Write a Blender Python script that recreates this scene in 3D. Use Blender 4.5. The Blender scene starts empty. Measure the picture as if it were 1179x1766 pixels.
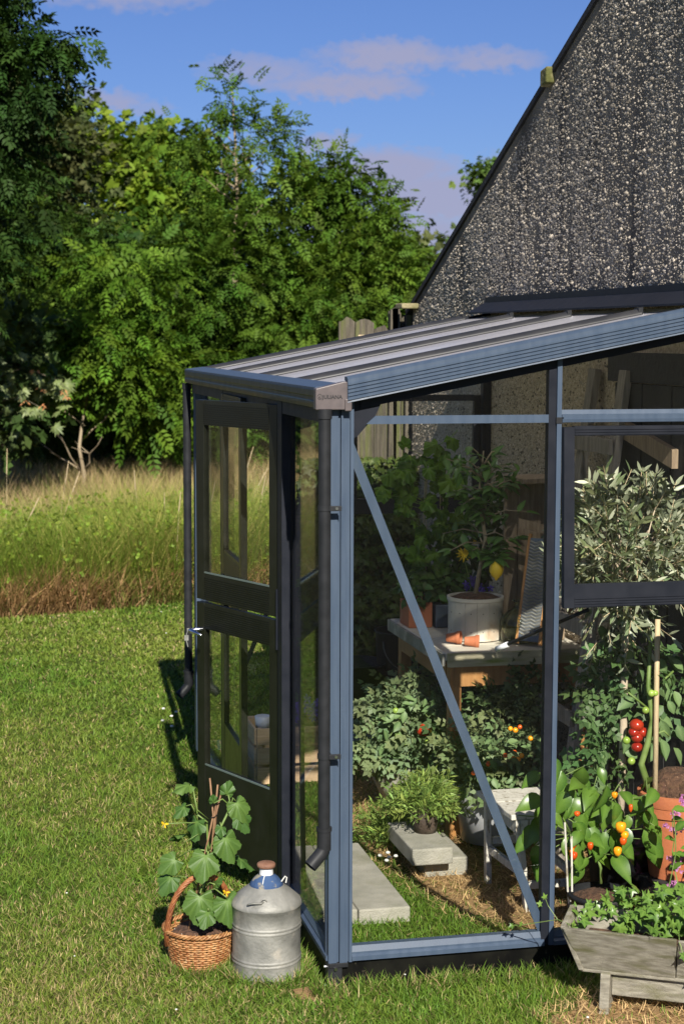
import bpy, math, random
import numpy as np
from mathutils import Vector, Matrix, Euler
random.seed(7); RNG = np.random.default_rng(11)
PI = math.pi
R = math.radians
scene = bpy.context.scene
col = scene.collection

# ------------------------------------------------------------------ camera
CAM = Vector((-1.1685, -5.3015, 2.1081))
cr = Vector((0.97504816, -0.2219735, 0.00297554))
cu = Vector((0.0194169, 0.09862839, 0.99493488))
cf = Vector((0.22114265, 0.97005165, -0.10047747))
cd = bpy.data.cameras.new('camera'); cam = bpy.data.objects.new('camera', cd); col.objects.link(cam)
m3 = Matrix((cr, cu, -cf)).transposed()
cam.matrix_world = Matrix.Translation(CAM) @ m3.to_4x4()
cd.sensor_fit = 'VERTICAL'; cd.sensor_height = 36.0; cd.lens = 2991.1 / 1766 * 36
cd.clip_start = 0.05; cd.clip_end = 900
cd.dof.use_dof = True; cd.dof.focus_distance = 6.3; cd.dof.aperture_fstop = 6.3
scene.camera = cam

# ------------------------------------------------------------------ light
SUN_EL = R(34.5); SUN_DX, SUN_DY = 0.068, 1.0          # shadows run towards +Y, a touch to +X
v = Vector((SUN_DX, SUN_DY, 0)).normalized()
to_sun = Vector((-v.x * math.cos(SUN_EL), -v.y * math.cos(SUN_EL), math.sin(SUN_EL)))
sd = bpy.data.lights.new('sun', 'SUN'); sd.energy = 5.0; sd.angle = R(0.5); sd.color = (1.0, 0.94, 0.83)
sun = bpy.data.objects.new('sun', sd); col.objects.link(sun)
sun.rotation_euler = to_sun.to_track_quat('Z', 'Y').to_euler()

world = bpy.data.worlds.new('World'); scene.world = world; world.use_nodes = True
wn, wl = world.node_tree.nodes, world.node_tree.links
wn.clear()
def N(t, **k):
    n = wn.new(t)
    for a, b in k.items(): setattr(n, a, b)
    return n
def MA(op, a, b=None, c=None, clamp=False):
    n = wn.new('ShaderNodeMath'); n.operation = op; n.use_clamp = clamp
    for i, x in enumerate((a, b, c)):
        if x is None: continue
        if isinstance(x, (int, float)): n.inputs[i].default_value = x
        else: wl.new(x, n.inputs[i])
    return n.outputs[0]
out = N('ShaderNodeOutputWorld'); bg = N('ShaderNodeBackground')
sky = N('ShaderNodeTexSky', sky_type='NISHITA', sun_disc=False)
sky.sun_elevation = SUN_EL; sky.sun_rotation = math.atan2(to_sun.x, to_sun.y)
sky.air_density = 1.0; sky.dust_density = 0.3; sky.ozone_density = 3.0; sky.altitude = 50
tc = N('ShaderNodeTexCoord'); sep = N('ShaderNodeSeparateXYZ'); wl.new(tc.outputs['Generated'], sep.inputs[0])
az = MA('MULTIPLY', MA('ARCTAN2', sep.outputs[0], sep.outputs[1]), 57.2958)
el = MA('MULTIPLY', MA('ARCSINE', sep.outputs[2]), 57.2958)
def noise(scale, sx, sz, detail=6):
    mp = N('ShaderNodeCombineXYZ'); wl.new(MA('MULTIPLY', az, sx), mp.inputs[0]); wl.new(MA('MULTIPLY', el, sz), mp.inputs[1])
    n = N('ShaderNodeTexNoise'); n.inputs['Scale'].default_value = scale; n.inputs['Detail'].default_value = detail
    n.inputs['Roughness'].default_value = 0.55
    wl.new(mp.outputs[0], n.inputs['Vector']); return n.outputs['Fac']
nz = noise(1.0, 0.7, 1.4); nz2 = noise(1.0, 2.2, 3.4)
warp = MA('SUBTRACT', nz, 0.5)
tot = None
for (a0, e0, wa, we, s) in ((14.2, 8.95, 2.4, .60, 1.0), (17.3, 8.85, 2.4, .42, .8), (12.9, 8.05, 2.9, .50, 1.0), (10.2, 8.5, 2.2, .55, .7),
                            (14.4, 5.4, 2.4, .8, 1.1), (16.0, 4.5, 3.4, 1.0, 1.15), (14.5, 3.3, 4.5, 1.0, 1.0), (12.4, 6.2, 1.3, .42, .9), (5.4, 7.5, 1.3, .38, .8), (6.6, 7.3, .9, .3, .5),
                            (6.0, 10.9, 3.2, .7, .75), (18.2, 5.4, 1.2, .6, .8), (2, 14, 5, 1.2, .9), (-12, 9, 6, 1.2, .9), (30, 8, 6, 1.2, .9)):
    dx = MA('DIVIDE', MA('ADD', MA('SUBTRACT', az, a0), MA('MULTIPLY', warp, 3.0)), wa)
    dy = MA('DIVIDE', MA('ADD', MA('SUBTRACT', el, e0), MA('MULTIPLY', MA('SUBTRACT', nz2, 0.5), 1.0)), we)
    r2 = MA('ADD', MA('MULTIPLY', dx, dx), MA('MULTIPLY', dy, dy))
    f_ = MA('MULTIPLY', MA('SUBTRACT', 1.15, r2, clamp=True), s)
    tot = f_ if tot is None else MA('MAXIMUM', tot, f_)
fac = MA('MULTIPLY', tot, MA('ADD', MA('MULTIPLY', nz2, 1.0), 0.42, clamp=True), clamp=True)
fac = MA('SMOOTH_MIN', fac, 0.9, 0.1)
mixc = N('ShaderNodeMix', data_type='RGBA')
wl.new(fac, mixc.inputs[0])
tint = N('ShaderNodeMix', data_type='RGBA', blend_type='MULTIPLY'); tint.inputs[0].default_value = 1
wl.new(sky.outputs[0], tint.inputs[6]); tint.inputs[7].default_value = (0.53, 0.65, 1.03, 1)
wl.new(tint.outputs[2], mixc.inputs[6]); mixc.inputs[7].default_value = (4.3, 4.4, 6.4, 1)
wl.new(mixc.outputs[2], bg.inputs[0]); bg.inputs[1].default_value = 0.052
wl.new(bg.outputs[0], out.inputs[0])
scene.view_settings.view_transform = 'Standard'; scene.view_settings.look = 'None'
scene.view_settings.exposure = 0.74; scene.view_settings.gamma = 1; scene.view_settings.use_curve_mapping = False
scene.render.engine = 'CYCLES'
scene.cycles.transparent_max_bounces = 24

# ------------------------------------------------------------------ materials
MATS = {}
def newmat(name):
    m = bpy.data.materials.new(name); m.use_nodes = True; m.node_tree.nodes.clear(); MATS[name] = m
    return m, m.node_tree.nodes, m.node_tree.links
def ramp(nodes, links, fac, stops):
    r = nodes.new('ShaderNodeValToRGB'); links.new(fac, r.inputs[0]); e = r.color_ramp.elements
    while len(e) < len(stops): e.new(0.5)
    for i, (p, c) in enumerate(stops): e[i].position = p; e[i].color = (*c, 1) if len(c) == 3 else c
    return r.outputs[0]
def pm(name, c1, c2=None, scale=8, rough=0.5, bump=0.0, bscale=60, stretch=(1, 1, 1), metallic=0.0, spec=0.5, detail=6,
       c3=None, s3=2.0, t3=(0.5, 0.65), trans=0.0, rand=0.0, coat=0, lo=0.35, hi=0.65):
    m, n, l = newmat(name)
    o = n.new('ShaderNodeOutputMaterial'); b = n.new('ShaderNodeBsdfPrincipled'); l.new(b.outputs[0], o.inputs[0])
    t = n.new('ShaderNodeTexCoord'); mp = n.new('ShaderNodeMapping'); mp.inputs['Scale'].default_value = stretch
    l.new(t.outputs['Object'], mp.inputs[0])
    if rand:
        oi = n.new('ShaderNodeObjectInfo'); vm = n.new('ShaderNodeVectorMath'); vm.operation = 'SCALE'; vm.inputs[0].default_value = (7, 3, 11)
        l.new(oi.outputs['Random'], vm.inputs['Scale']); ad = n.new('ShaderNodeVectorMath'); l.new(mp.outputs[0], ad.inputs[0]); l.new(vm.outputs[0], ad.inputs[1]); vec = ad.outputs[0]
    else: vec = mp.outputs[0]
    nt = n.new('ShaderNodeTexNoise'); nt.inputs['Scale'].default_value = scale; nt.inputs['Detail'].default_value = detail; l.new(vec, nt.inputs[0])
    c2 = c2 or c1
    c = ramp(n, l, nt.outputs[0], [(lo, c1), (hi, c2)])
    if c3:
        n3 = n.new('ShaderNodeTexNoise'); n3.inputs['Scale'].default_value = s3; n3.inputs['Detail'].default_value = 8; l.new(vec, n3.inputs[0])
        f3 = ramp(n, l, n3.outputs[0], [(t3[0], (0, 0, 0)), (t3[1], (1, 1, 1))])
        mx = n.new('ShaderNodeMix'); mx.data_type = 'RGBA'; l.new(f3, mx.inputs[0]); l.new(c, mx.inputs[6]); mx.inputs[7].default_value = (*c3, 1); c = mx.outputs[2]
    if rand:
        h = n.new('ShaderNodeHueSaturation'); l.new(c, h.inputs['Color'])
        ma = n.new('ShaderNodeMath'); ma.operation = 'MULTIPLY_ADD'; l.new(oi.outputs['Random'], ma.inputs[0]); ma.inputs[1].default_value = rand; ma.inputs[2].default_value = 1 - rand / 2
        l.new(ma.outputs[0], h.inputs['Value']); c = h.outputs[0]
    l.new(c, b.inputs['Base Color']); b.inputs['Roughness'].default_value = rough; b.inputs['Metallic'].default_value = metallic
    b.inputs['Specular IOR Level'].default_value = spec; b.inputs['Coat Weight'].default_value = coat
    rr = n.new('ShaderNodeMath'); rr.operation = 'MULTIPLY_ADD'; l.new(nt.outputs[0], rr.inputs[0]); rr.inputs[1].default_value = 0.25; rr.inputs[2].default_value = max(0, rough - 0.12)
    l.new(rr.outputs[0], b.inputs['Roughness'])
    if bump:
        nb = n.new('ShaderNodeTexNoise'); nb.inputs['Scale'].default_value = bscale; nb.inputs['Detail'].default_value = 5; l.new(vec, nb.inputs[0])
        bp = n.new('ShaderNodeBump'); bp.inputs['Strength'].default_value = bump; bp.inputs['Distance'].default_value = 0.01
        l.new(nb.outputs[0], bp.inputs['Height']); l.new(bp.outputs[0], b.inputs['Normal'])
    if trans:
        tr = n.new('ShaderNodeBsdfTranslucent'); l.new(c, tr.inputs[0]); ms = n.new('ShaderNodeMixShader'); ms.inputs[0].default_value = trans
        l.new(b.outputs[0], ms.inputs[1]); l.new(tr.outputs[0], ms.inputs[2]); l.new(ms.outputs[0], o.inputs[0])
    return m
def leafm(name, trans=0.3, rough=0.45, spec=0.4, attr=True, base=(.06, .12, .02), back=None, rand=0.35, tint=(1.3, 1.25, .5), veins=False):
    m, n, l = newmat(name)
    o = n.new('ShaderNodeOutputMaterial'); b = n.new('ShaderNodeBsdfPrincipled')
    if attr:
        a = n.new('ShaderNodeAttribute'); a.attribute_name = 'Col'; c = a.outputs['Color']
    else:
        oi = n.new('ShaderNodeObjectInfo'); t = n.new('ShaderNodeTexCoord'); nt = n.new('ShaderNodeTexNoise'); nt.inputs['Scale'].default_value = 25
        l.new(t.outputs['Object'], nt.inputs[0])
        h = n.new('ShaderNodeHueSaturation'); h.inputs['Color'].default_value = (*base, 1)
        ma = n.new('ShaderNodeMath'); ma.operation = 'MULTIPLY_ADD'; l.new(oi.outputs['Random'], ma.inputs[0]); ma.inputs[1].default_value = rand * 1.6; ma.inputs[2].default_value = 1 - rand * .8
        mb = n.new('ShaderNodeMath'); mb.operation = 'MULTIPLY_ADD'; l.new(nt.outputs[0], mb.inputs[0]); mb.inputs[1].default_value = .7; l.new(ma.outputs[0], mb.inputs[2])
        mc = n.new('ShaderNodeMath'); mc.operation = 'SUBTRACT'; l.new(mb.outputs[0], mc.inputs[0]); mc.inputs[1].default_value = .35
        l.new(mc.outputs[0], h.inputs['Value'])
        md = n.new('ShaderNodeMath'); md.operation = 'MULTIPLY_ADD'; l.new(oi.outputs['Random'], md.inputs[0]); md.inputs[1].default_value = -.035; md.inputs[2].default_value = .515
        l.new(md.outputs[0], h.inputs['Hue']); c = h.outputs[0]
        a2 = n.new('ShaderNodeAttribute'); a2.attribute_name = 'Vein'
        if veins:
            mx = n.new('ShaderNodeMix'); mx.data_type = 'RGBA'; vq = n.new('ShaderNodeMath'); vq.operation = 'MULTIPLY'; l.new(a2.outputs['Fac'], vq.inputs[0]); vq.inputs[1].default_value = .6; l.new(vq.outputs[0], mx.inputs[0]); l.new(c, mx.inputs[6])
            mx.inputs[7].default_value = (base[0] * 2.2 + .02, base[1] * 1.9 + .02, base[2] * 2 + .01, 1); c = mx.outputs[2]
    if back:
        g = n.new('ShaderNodeNewGeometry'); mx = n.new('ShaderNodeMix'); mx.data_type = 'RGBA'
        l.new(g.outputs['Backfacing'], mx.inputs[0]); l.new(c, mx.inputs[6]); mx.inputs[7].default_value = (*back, 1); c = mx.outputs[2]
    l.new(c, b.inputs['Base Color']); b.inputs['Roughness'].default_value = rough; b.inputs['Specular IOR Level'].default_value = spec
    tm = n.new('ShaderNodeMix'); tm.data_type = 'RGBA'; tm.blend_type = 'MULTIPLY'; tm.inputs[0].default_value = 1; l.new(c, tm.inputs[6]); tm.inputs[7].default_value = (*tint, 1)
    tr = n.new('ShaderNodeBsdfTranslucent'); l.new(tm.outputs[2], tr.inputs[0])
    ms = n.new('ShaderNodeMixShader'); ms.inputs[0].default_value = trans
    l.new(b.outputs[0], ms.inputs[1]); l.new(tr.outputs[0], ms.inputs[2]); l.new(ms.outputs[0], o.inputs[0])
    return m
def glassm(name, tintc=(.93, .96, .94), boost=1.0):
    m, n, l = newmat(name)
    o = n.new('ShaderNodeOutputMaterial'); t = n.new('ShaderNodeBsdfTransparent'); t.inputs[0].default_value = (*tintc, 1)
    g = n.new('ShaderNodeBsdfGlossy'); g.inputs['Roughness'].default_value = 0.01; lw = n.new('ShaderNodeLayerWeight'); pw = n.new('ShaderNodeMath'); pw.operation = 'POWER'; l.new(lw.outputs['Facing'], pw.inputs[0]); lw.inputs[0].default_value = .5; pw.inputs[1].default_value = 5
    fr = n.new('ShaderNodeMath'); fr.operation = 'MULTIPLY_ADD'; l.new(pw.outputs[0], fr.inputs[0]); fr.inputs[1].default_value = .9; fr.inputs[2].default_value = .022
    mm = n.new('ShaderNodeMath'); mm.operation = 'MULTIPLY'; mm.use_clamp = True; l.new(fr.outputs[0], mm.inputs[0]); mm.inputs[1].default_value = boost
    ms = n.new('ShaderNodeMixShader'); l.new(mm.outputs[0], ms.inputs[0]); l.new(t.outputs[0], ms.inputs[1]); l.new(g.outputs[0], ms.inputs[2]); l.new(ms.outputs[0], o.inputs[0])
    return m

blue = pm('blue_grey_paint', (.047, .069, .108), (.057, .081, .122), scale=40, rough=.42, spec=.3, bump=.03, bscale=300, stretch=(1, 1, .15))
navy = pm('dark_and_shaded_frame_paint', (.010, .012, .018), (.015, .017, .024), scale=14, spec=.15, rough=.5, bump=.02, bscale=200)  # own dark paint of the windows; on the door posts it paints in shade
door_shade = pm('shaded_door_paint', (.007, .008, .005), (.011, .012, .008), scale=14, spec=.3, rough=.36, bump=.02, bscale=200)  # blue grey frame paint again, shade and grass reflection put into the colour
blackp = pm('black_plastic', (.014, .015, .017), (.020, .021, .024), scale=20, spec=.22, rough=.5, bump=.03, bscale=90)
gutm = pm('shaded_gutter_paint', (.016, .024, .024), (.022, .031, .030), scale=14, spec=.3, rough=.4)  # the frame's blue grey paint with its shade mixed into the colour
basem = pm('black_base_steel', (.003, .003, .003), (.008, .008, .006), scale=12, spec=.12, rough=.5, c3=(.05, .045, .03), s3=40, t3=(.66, .74))
capm = pm('brown_grey_cap', (.085, .07, .072), (.105, .085, .085), scale=30, rough=.45)
letterm = pm('cap_lettering', (.02, .018, .02), rough=.5)
barm = pm('roof_bar_metal', (.020, .021, .025), (.030, .030, .033), scale=9, rough=.42, spec=.35)
steel = pm('chromed_steel', (.55, .56, .58), rough=.22, metallic=1)
glass = glassm('window_glass', (.985, .99, .986)); m, n, l = newmat('bottle_glass'); o = n.new('ShaderNodeOutputMaterial'); b = n.new('ShaderNodeBsdfGlass'); b.inputs['Color'].default_value = (.86, .9, .80, 1); b.inputs['Roughness'].default_value = .03; b.inputs['IOR'].default_value = 1.45; l.new(b.outputs[0], o.inputs[0]); bottleglass = m
# roof sheet: twin wall plastic, cloudy
m, n, l = newmat('roof_polycarbonate'); o = n.new('ShaderNodeOutputMaterial'); b = n.new('ShaderNodeBsdfPrincipled')
t = n.new('ShaderNodeTexCoord'); nt = n.new('ShaderNodeTexNoise'); nt.inputs['Scale'].default_value = 2.5; nt.inputs['Detail'].default_value = 8; l.new(t.outputs['Object'], nt.inputs[0])
mp = n.new('ShaderNodeMapping'); mp.inputs['Scale'].default_value = (.02, 1, 1); l.new(t.outputs['Object'], mp.inputs[0])
wv = n.new('ShaderNodeTexWave'); wv.bands_direction = 'Y'; wv.inputs['Scale'].default_value = 16; wv.inputs['Distortion'].default_value = 0; l.new(t.outputs['Object'], wv.inputs[0])
l.new(ramp(n, l, nt.outputs[0], [(.3, (.84, .82, .90)), (.7, (.92, .90, .97))]), b.inputs['Base Color']); b.inputs['Roughness'].default_value = .22; b.inputs['Specular IOR Level'].default_value = 1.0
bp = n.new('ShaderNodeBump'); bp.inputs['Strength'].default_value = .05; l.new(wv.outputs['Fac'], bp.inputs['Height']); l.new(bp.outputs[0], b.inputs['Normal'])
tp = n.new('ShaderNodeBsdfTransparent'); tp.inputs[0].default_value = (.9, .93, .95, 1); ms = n.new('ShaderNodeMixShader'); ms.inputs[0].default_value = .27
trr = n.new('ShaderNodeBsdfTranslucent'); trr.inputs[0].default_value = (.75, .74, .72, 1); ms0 = n.new('ShaderNodeMixShader'); ms0.inputs[0].default_value = .38; l.new(b.outputs[0], ms0.inputs[1]); l.new(trr.outputs[0], ms0.inputs[2])
l.new(ms0.outputs[0], ms.inputs[1]); l.new(tp.outputs[0], ms.inputs[2]); l.new(ms.outputs[0], o.inputs[0]); polyc = m

concrete = pm('weathered_concrete', (.26, .25, .21), (.36, .34, .29), scale=9, rough=.9, bump=.5, bscale=160, c3=(.15, .15, .09), s3=5, t3=(.55, .8))
stonepot = pm('stone_pot', (.22, .21, .17), (.32, .31, .26), scale=10, rough=.85, bump=.4, bscale=90, c3=(.12, .13, .06), s3=4, t3=(.5, .75))
greywood = pm('silver_grey_wood', (.17, .155, .12), (.30, .28, .225), scale=7, rough=.85, bump=.5, bscale=60, stretch=(1.2, 6, 14), c3=(.12, .115, .055), s3=3, t3=(.48, .72), rand=.15)
whitewood = pm('worn_white_wood', (.50, .47, .41), (.62, .59, .52), scale=10, rough=.7, bump=.3, bscale=60, stretch=(4, 4, 1), c3=(.26, .22, .16), s3=16, t3=(.58, .66), rand=.1)
orangewood = pm('orange_pine', (.33, .15, .045), (.42, .21, .07), scale=8, rough=.6, stretch=(8, 8, .8), bump=.2, rand=.2)
pine = pm('planed_pine', (.50, .33, .19), (.62, .44, .28), scale=6, rough=.65, stretch=(1.2, 1, 22), bump=.12, bscale=40, rand=.15)
oldwood = pm('old_brown_wood', (.22, .155, .10), (.36, .27, .18), scale=8, rough=.85, stretch=(9, 9, .9), bump=.5, bscale=50, rand=.3)
ladderwood = pm('ladder_wood', (.18, .155, .13), (.30, .265, .225), scale=8, rough=.85, stretch=(9, 9, .8), bump=.4, bscale=50, rand=.2)
fencewood = pm('fence_wood', (.065, .055, .04), (.14, .12, .09), scale=7, rough=.9, stretch=(12, 12, .8), bump=.7, bscale=50, c3=(.11, .125, .03), s3=2.5, t3=(.5, .7), rand=.4)
darkdoor = pm('dark_plank_wood', (.012, .012, .013), (.028, .027, .027), scale=7, rough=.8, stretch=(9, 9, .7), bump=.4, bscale=50, rand=.4)
palewood = pm('pale_cane_wood', (.50, .38, .22), (.62, .49, .31), scale=12, rough=.7, stretch=(6, 6, 1), bump=.2, rand=.2)
trunkw = pm('olive_trunk_bark', (.42, .33, .24), (.58, .48, .36), scale=12, rough=.8, stretch=(3, 3, 1), bump=.3)
canew = pm('brown_cane', (.17, .085, .045), (.29, .17, .09), scale=20, rough=.7, stretch=(6, 6, 1), bump=.3, bscale=80, rand=.3)
terra = pm('terracotta', (.40, .115, .045), (.48, .16, .07), scale=5, rough=.78, bump=.15, bscale=120, c3=(.5, .30, .2), s3=7, t3=(.62, .85), rand=.12)
soilm = pm('potting_soil', (.05, .024, .014), (.12, .062, .036), scale=60, rough=1, bump=1.0, bscale=90, c3=(.22, .13, .08), s3=110, t3=(.62, .7))
creamw = pm('cream_painted_wood', (.52, .48, .40), (.62, .58, .49), scale=7, rough=.7, bump=.2, bscale=60, c3=(.38, .22, .11), s3=6, t3=(.56, .74))
wicker = pm('wicker', (.24, .10, .032), (.42, .22, .085), scale=30, rough=.55, bump=.3, bscale=150, c3=(.50, .32, .16), s3=40, t3=(.6, .72))
wickerd = pm('wicker_handle', (.17, .05, .02), (.33, .13, .045), scale=30, rough=.5, bump=.3, bscale=150)
zinc = pm('galvanised_zinc', (.17, .17, .155), (.30, .295, .27), scale=11, rough=.60, metallic=.35, bump=.18, bscale=90, c3=(.40, .37, .32), s3=14, t3=(.58, .70))
zincb = pm('blue_zinc', (.08, .10, .13), (.14, .17, .20), scale=10, rough=.5, metallic=.4)
bluepaint = pm('flaking_blue_paint', (.03, .06, .14), (.045, .085, .18), scale=14, spec=.2, rough=.75, c3=(.25, .23, .18), s3=22, t3=(.54, .60), bump=.4)
rust = pm('rusty_brown_lid', (.16, .075, .045), (.24, .125, .08), scale=20, rough=.7, bump=.3)
lichen = pm('lichen_stone', (.20, .17, .09), (.30, .26, .15), scale=15, rough=.95, bump=.8, bscale=60, c3=(.08, .085, .02), s3=6)
slate = pm('black_roof_felt', (.010, .010, .012), (.022, .022, .024), scale=9, rough=.8, bump=.4)
enamel = pm('white_enamel', (.62, .63, .66), (.72, .72, .74), scale=5, rough=.35, c3=(.10, .10, .11), s3=3, t3=(.68, .75))
bark = pm('pale_bark', (.22, .17, .105), (.36, .29, .19), scale=9, rough=.9, bump=.6, bscale=60, stretch=(1, 1, .3))
barkd = pm('dark_bark', (.07, .06, .04), (.13, .11, .07), scale=9, rough=.9, bump=.6, bscale=60)
greenstem = pm('green_stem', (.12, .19, .04), (.20, .28, .08), scale=20, rough=.55, trans=.1)
lemonm = pm('lemon_skin', (.80, .50, .02), (.86, .58, .03), scale=10, rough=.42, bump=.25, bscale=350)
redm = pm('ripe_red_tomato', (.28, .018, .01), (.38, .035, .012), scale=8, rough=.18, rand=.35)
orangem = pm('orange_fruit', (.85, .26, .01), (.9, .36, .015), scale=10, rough=.22, rand=.2)
redpep = pm('red_pepper', (.6, .07, .01), (.7, .12, .015), scale=10, rough=.22, rand=.3)
greenfruit = pm('green_tomato', (.22, .34, .05), (.30, .42, .08), scale=8, rough=.25, rand=.2)
yellowp = pm('yellow_petal', (.85, .52, .01), (.9, .62, .02), scale=10, rough=.6, trans=.3)
purplep = pm('purple_petal', (.10, .055, .42), (.22, .14, .60), scale=30, rough=.6, trans=.3, rand=.4)
pinkp = pm('pink_petal', (.42, .13, .36), (.60, .26, .50), scale=30, rough=.6, trans=.3, rand=.4)
whitep = pm('white_petal', (.75, .75, .70), rough=.6, trans=.2)
samara = pm('orange_seed_wing', (.55, .20, .07), (.62, .32, .12), scale=10, rough=.6, trans=.3)

F_tree = leafm('tree_foliage', trans=.24, rough=.6, spec=.12)
F_grass = leafm('grass_blade', trans=.25, rough=.55, spec=.25)
F_garden = leafm('garden_foliage', trans=.25, rough=.5, spec=.3)
F_cuc = leafm('cucumber_leaf', attr=False, base=(.075, .15, .03), trans=.3, rough=.5, rand=.3, veins=True)
F_pep = leafm('pepper_leaf', attr=False, base=(.07, .15, .02), trans=.3, rough=.3, rand=.3, veins=True)
F_ivy = leafm('ivy_leaf', attr=False, base=(.085, .17, .03), trans=.25, rough=.33, rand=.5, veins=True)
F_cit = leafm('citrus_leaf', attr=False, base=(.06, .14, .03), trans=.25, rough=.3, rand=.4, veins=True)
F_vine = leafm('vine_leaf', attr=False, base=(.09, .19, .02), trans=.4, rough=.45, rand=.4, veins=True)
F_tom = leafm('tomato_leaf', attr=False, base=(.10, .175, .065), trans=.25, rough=.5, rand=.4, veins=True)
F_syc = leafm('sycamore_leaf', attr=False, base=(.13, .18, .06), trans=.3, rough=.5, rand=.5, veins=True)
F_olive = leafm('olive_leaf', trans=.12, rough=.38, spec=.5, back=(.27, .30, .20))

# ground: lawn / meadow / soil sheets
def groundm(name, stops, scale, rough=1, bump=.6):
    m, n, l = newmat(name); o = n.new('ShaderNodeOutputMaterial'); b = n.new('ShaderNodeBsdfPrincipled'); l.new(b.outputs[0], o.inputs[0])
    g = n.new('ShaderNodeNewGeometry'); a = n.new('ShaderNodeTexNoise'); a.inputs['Scale'].default_value = scale; a.inputs['Detail'].default_value = 12; a.inputs['Roughness'].default_value = .75
    l.new(g.outputs['Position'], a.inputs[0]); l.new(ramp(n, l, a.outputs[0], stops), b.inputs['Base Color'])
    b.inputs['Roughness'].default_value = rough; b.inputs['Specular IOR Level'].default_value = .1
    bp = n.new('ShaderNodeBump'); bp.inputs['Strength'].default_value = bump; bp.inputs['Distance'].default_value = .02
    c = n.new('ShaderNodeTexNoise'); c.inputs['Scale'].default_value = 90; c.inputs['Detail'].default_value = 6; l.new(g.outputs['Position'], c.inputs[0]); l.new(c.outputs[0], bp.inputs['Height']); l.new(bp.outputs[0], b.inputs['Normal'])
    return m
lawnm = groundm('lawn_soil', [(.3, (.050, .085, .014)), (.55, (.085, .115, .024)), (.75, (.14, .13, .045))], 6)
meadm = groundm('meadow_soil', [(.3, (.12, .12, .04)), (.7, (.27, .21, .10))], 1.2)
strawm = groundm('dry_straw_soil', [(.3, (.18, .11, .05)), (.6, (.34, .22, .11)), (.8, (.45, .32, .17))], 25)

# rendered house wall
m, n, l = newmat('rough_render'); o = n.new('ShaderNodeOutputMaterial'); b = n.new('ShaderNodeBsdfPrincipled'); l.new(b.outputs[0], o.inputs[0])
g = n.new('ShaderNodeNewGeometry'); sp = n.new('ShaderNodeSeparateXYZ'); l.new(g.outputs['Position'], sp.inputs[0])
a = n.new('ShaderNodeTexNoise'); a.inputs['Scale'].default_value = 60; a.inputs['Detail'].default_value = 8; l.new(g.outputs['Position'], a.inputs[0])
mpw = n.new('ShaderNodeMapping'); mpw.inputs['Scale'].default_value = (1, 3, .5); l.new(g.outputs['Position'], mpw.inputs[0])
st = n.new('ShaderNodeTexNoise'); st.inputs['Scale'].default_value = 2.2; st.inputs['Detail'].default_value = 7; l.new(mpw.outputs[0], st.inputs[0])
dark = ramp(n, l, st.outputs[0], [(.35, (.080, .070, .056)), (.65, (.21, .185, .145))])
lt = ramp(n, l, a.outputs[0], [(.35, (.35, .28, .19)), (.62, (.56, .46, .33))])
zf = n.new('ShaderNodeMapRange'); l.new(sp.outputs[2], zf.inputs[0]); zf.inputs[1].default_value = 2.12; zf.inputs[2].default_value = 2.3
mx = n.new('ShaderNodeMix'); mx.data_type = 'RGBA'; l.new(zf.outputs[0], mx.inputs[0]); l.new(lt, mx.inputs[6]); l.new(dark, mx.inputs[7]); l.new(mx.outputs[2], b.inputs['Base Color'])
b.inputs['Roughness'].default_value = .95
vr = n.new('ShaderNodeTexVoronoi'); vr.inputs['Scale'].default_value = 110; l.new(g.outputs['Position'], vr.inputs[0])
bp = n.new('ShaderNodeBump'); bp.inputs['Strength'].default_value = .9; bp.inputs['Distance'].default_value = .006; bp.invert = True; l.new(vr.outputs['Distance'], bp.inputs['Height']); l.new(bp.outputs[0], b.inputs['Normal'])
renderm = m
F_peb = leafm('render_grain', trans=0.0, rough=.9, spec=.2)

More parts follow.
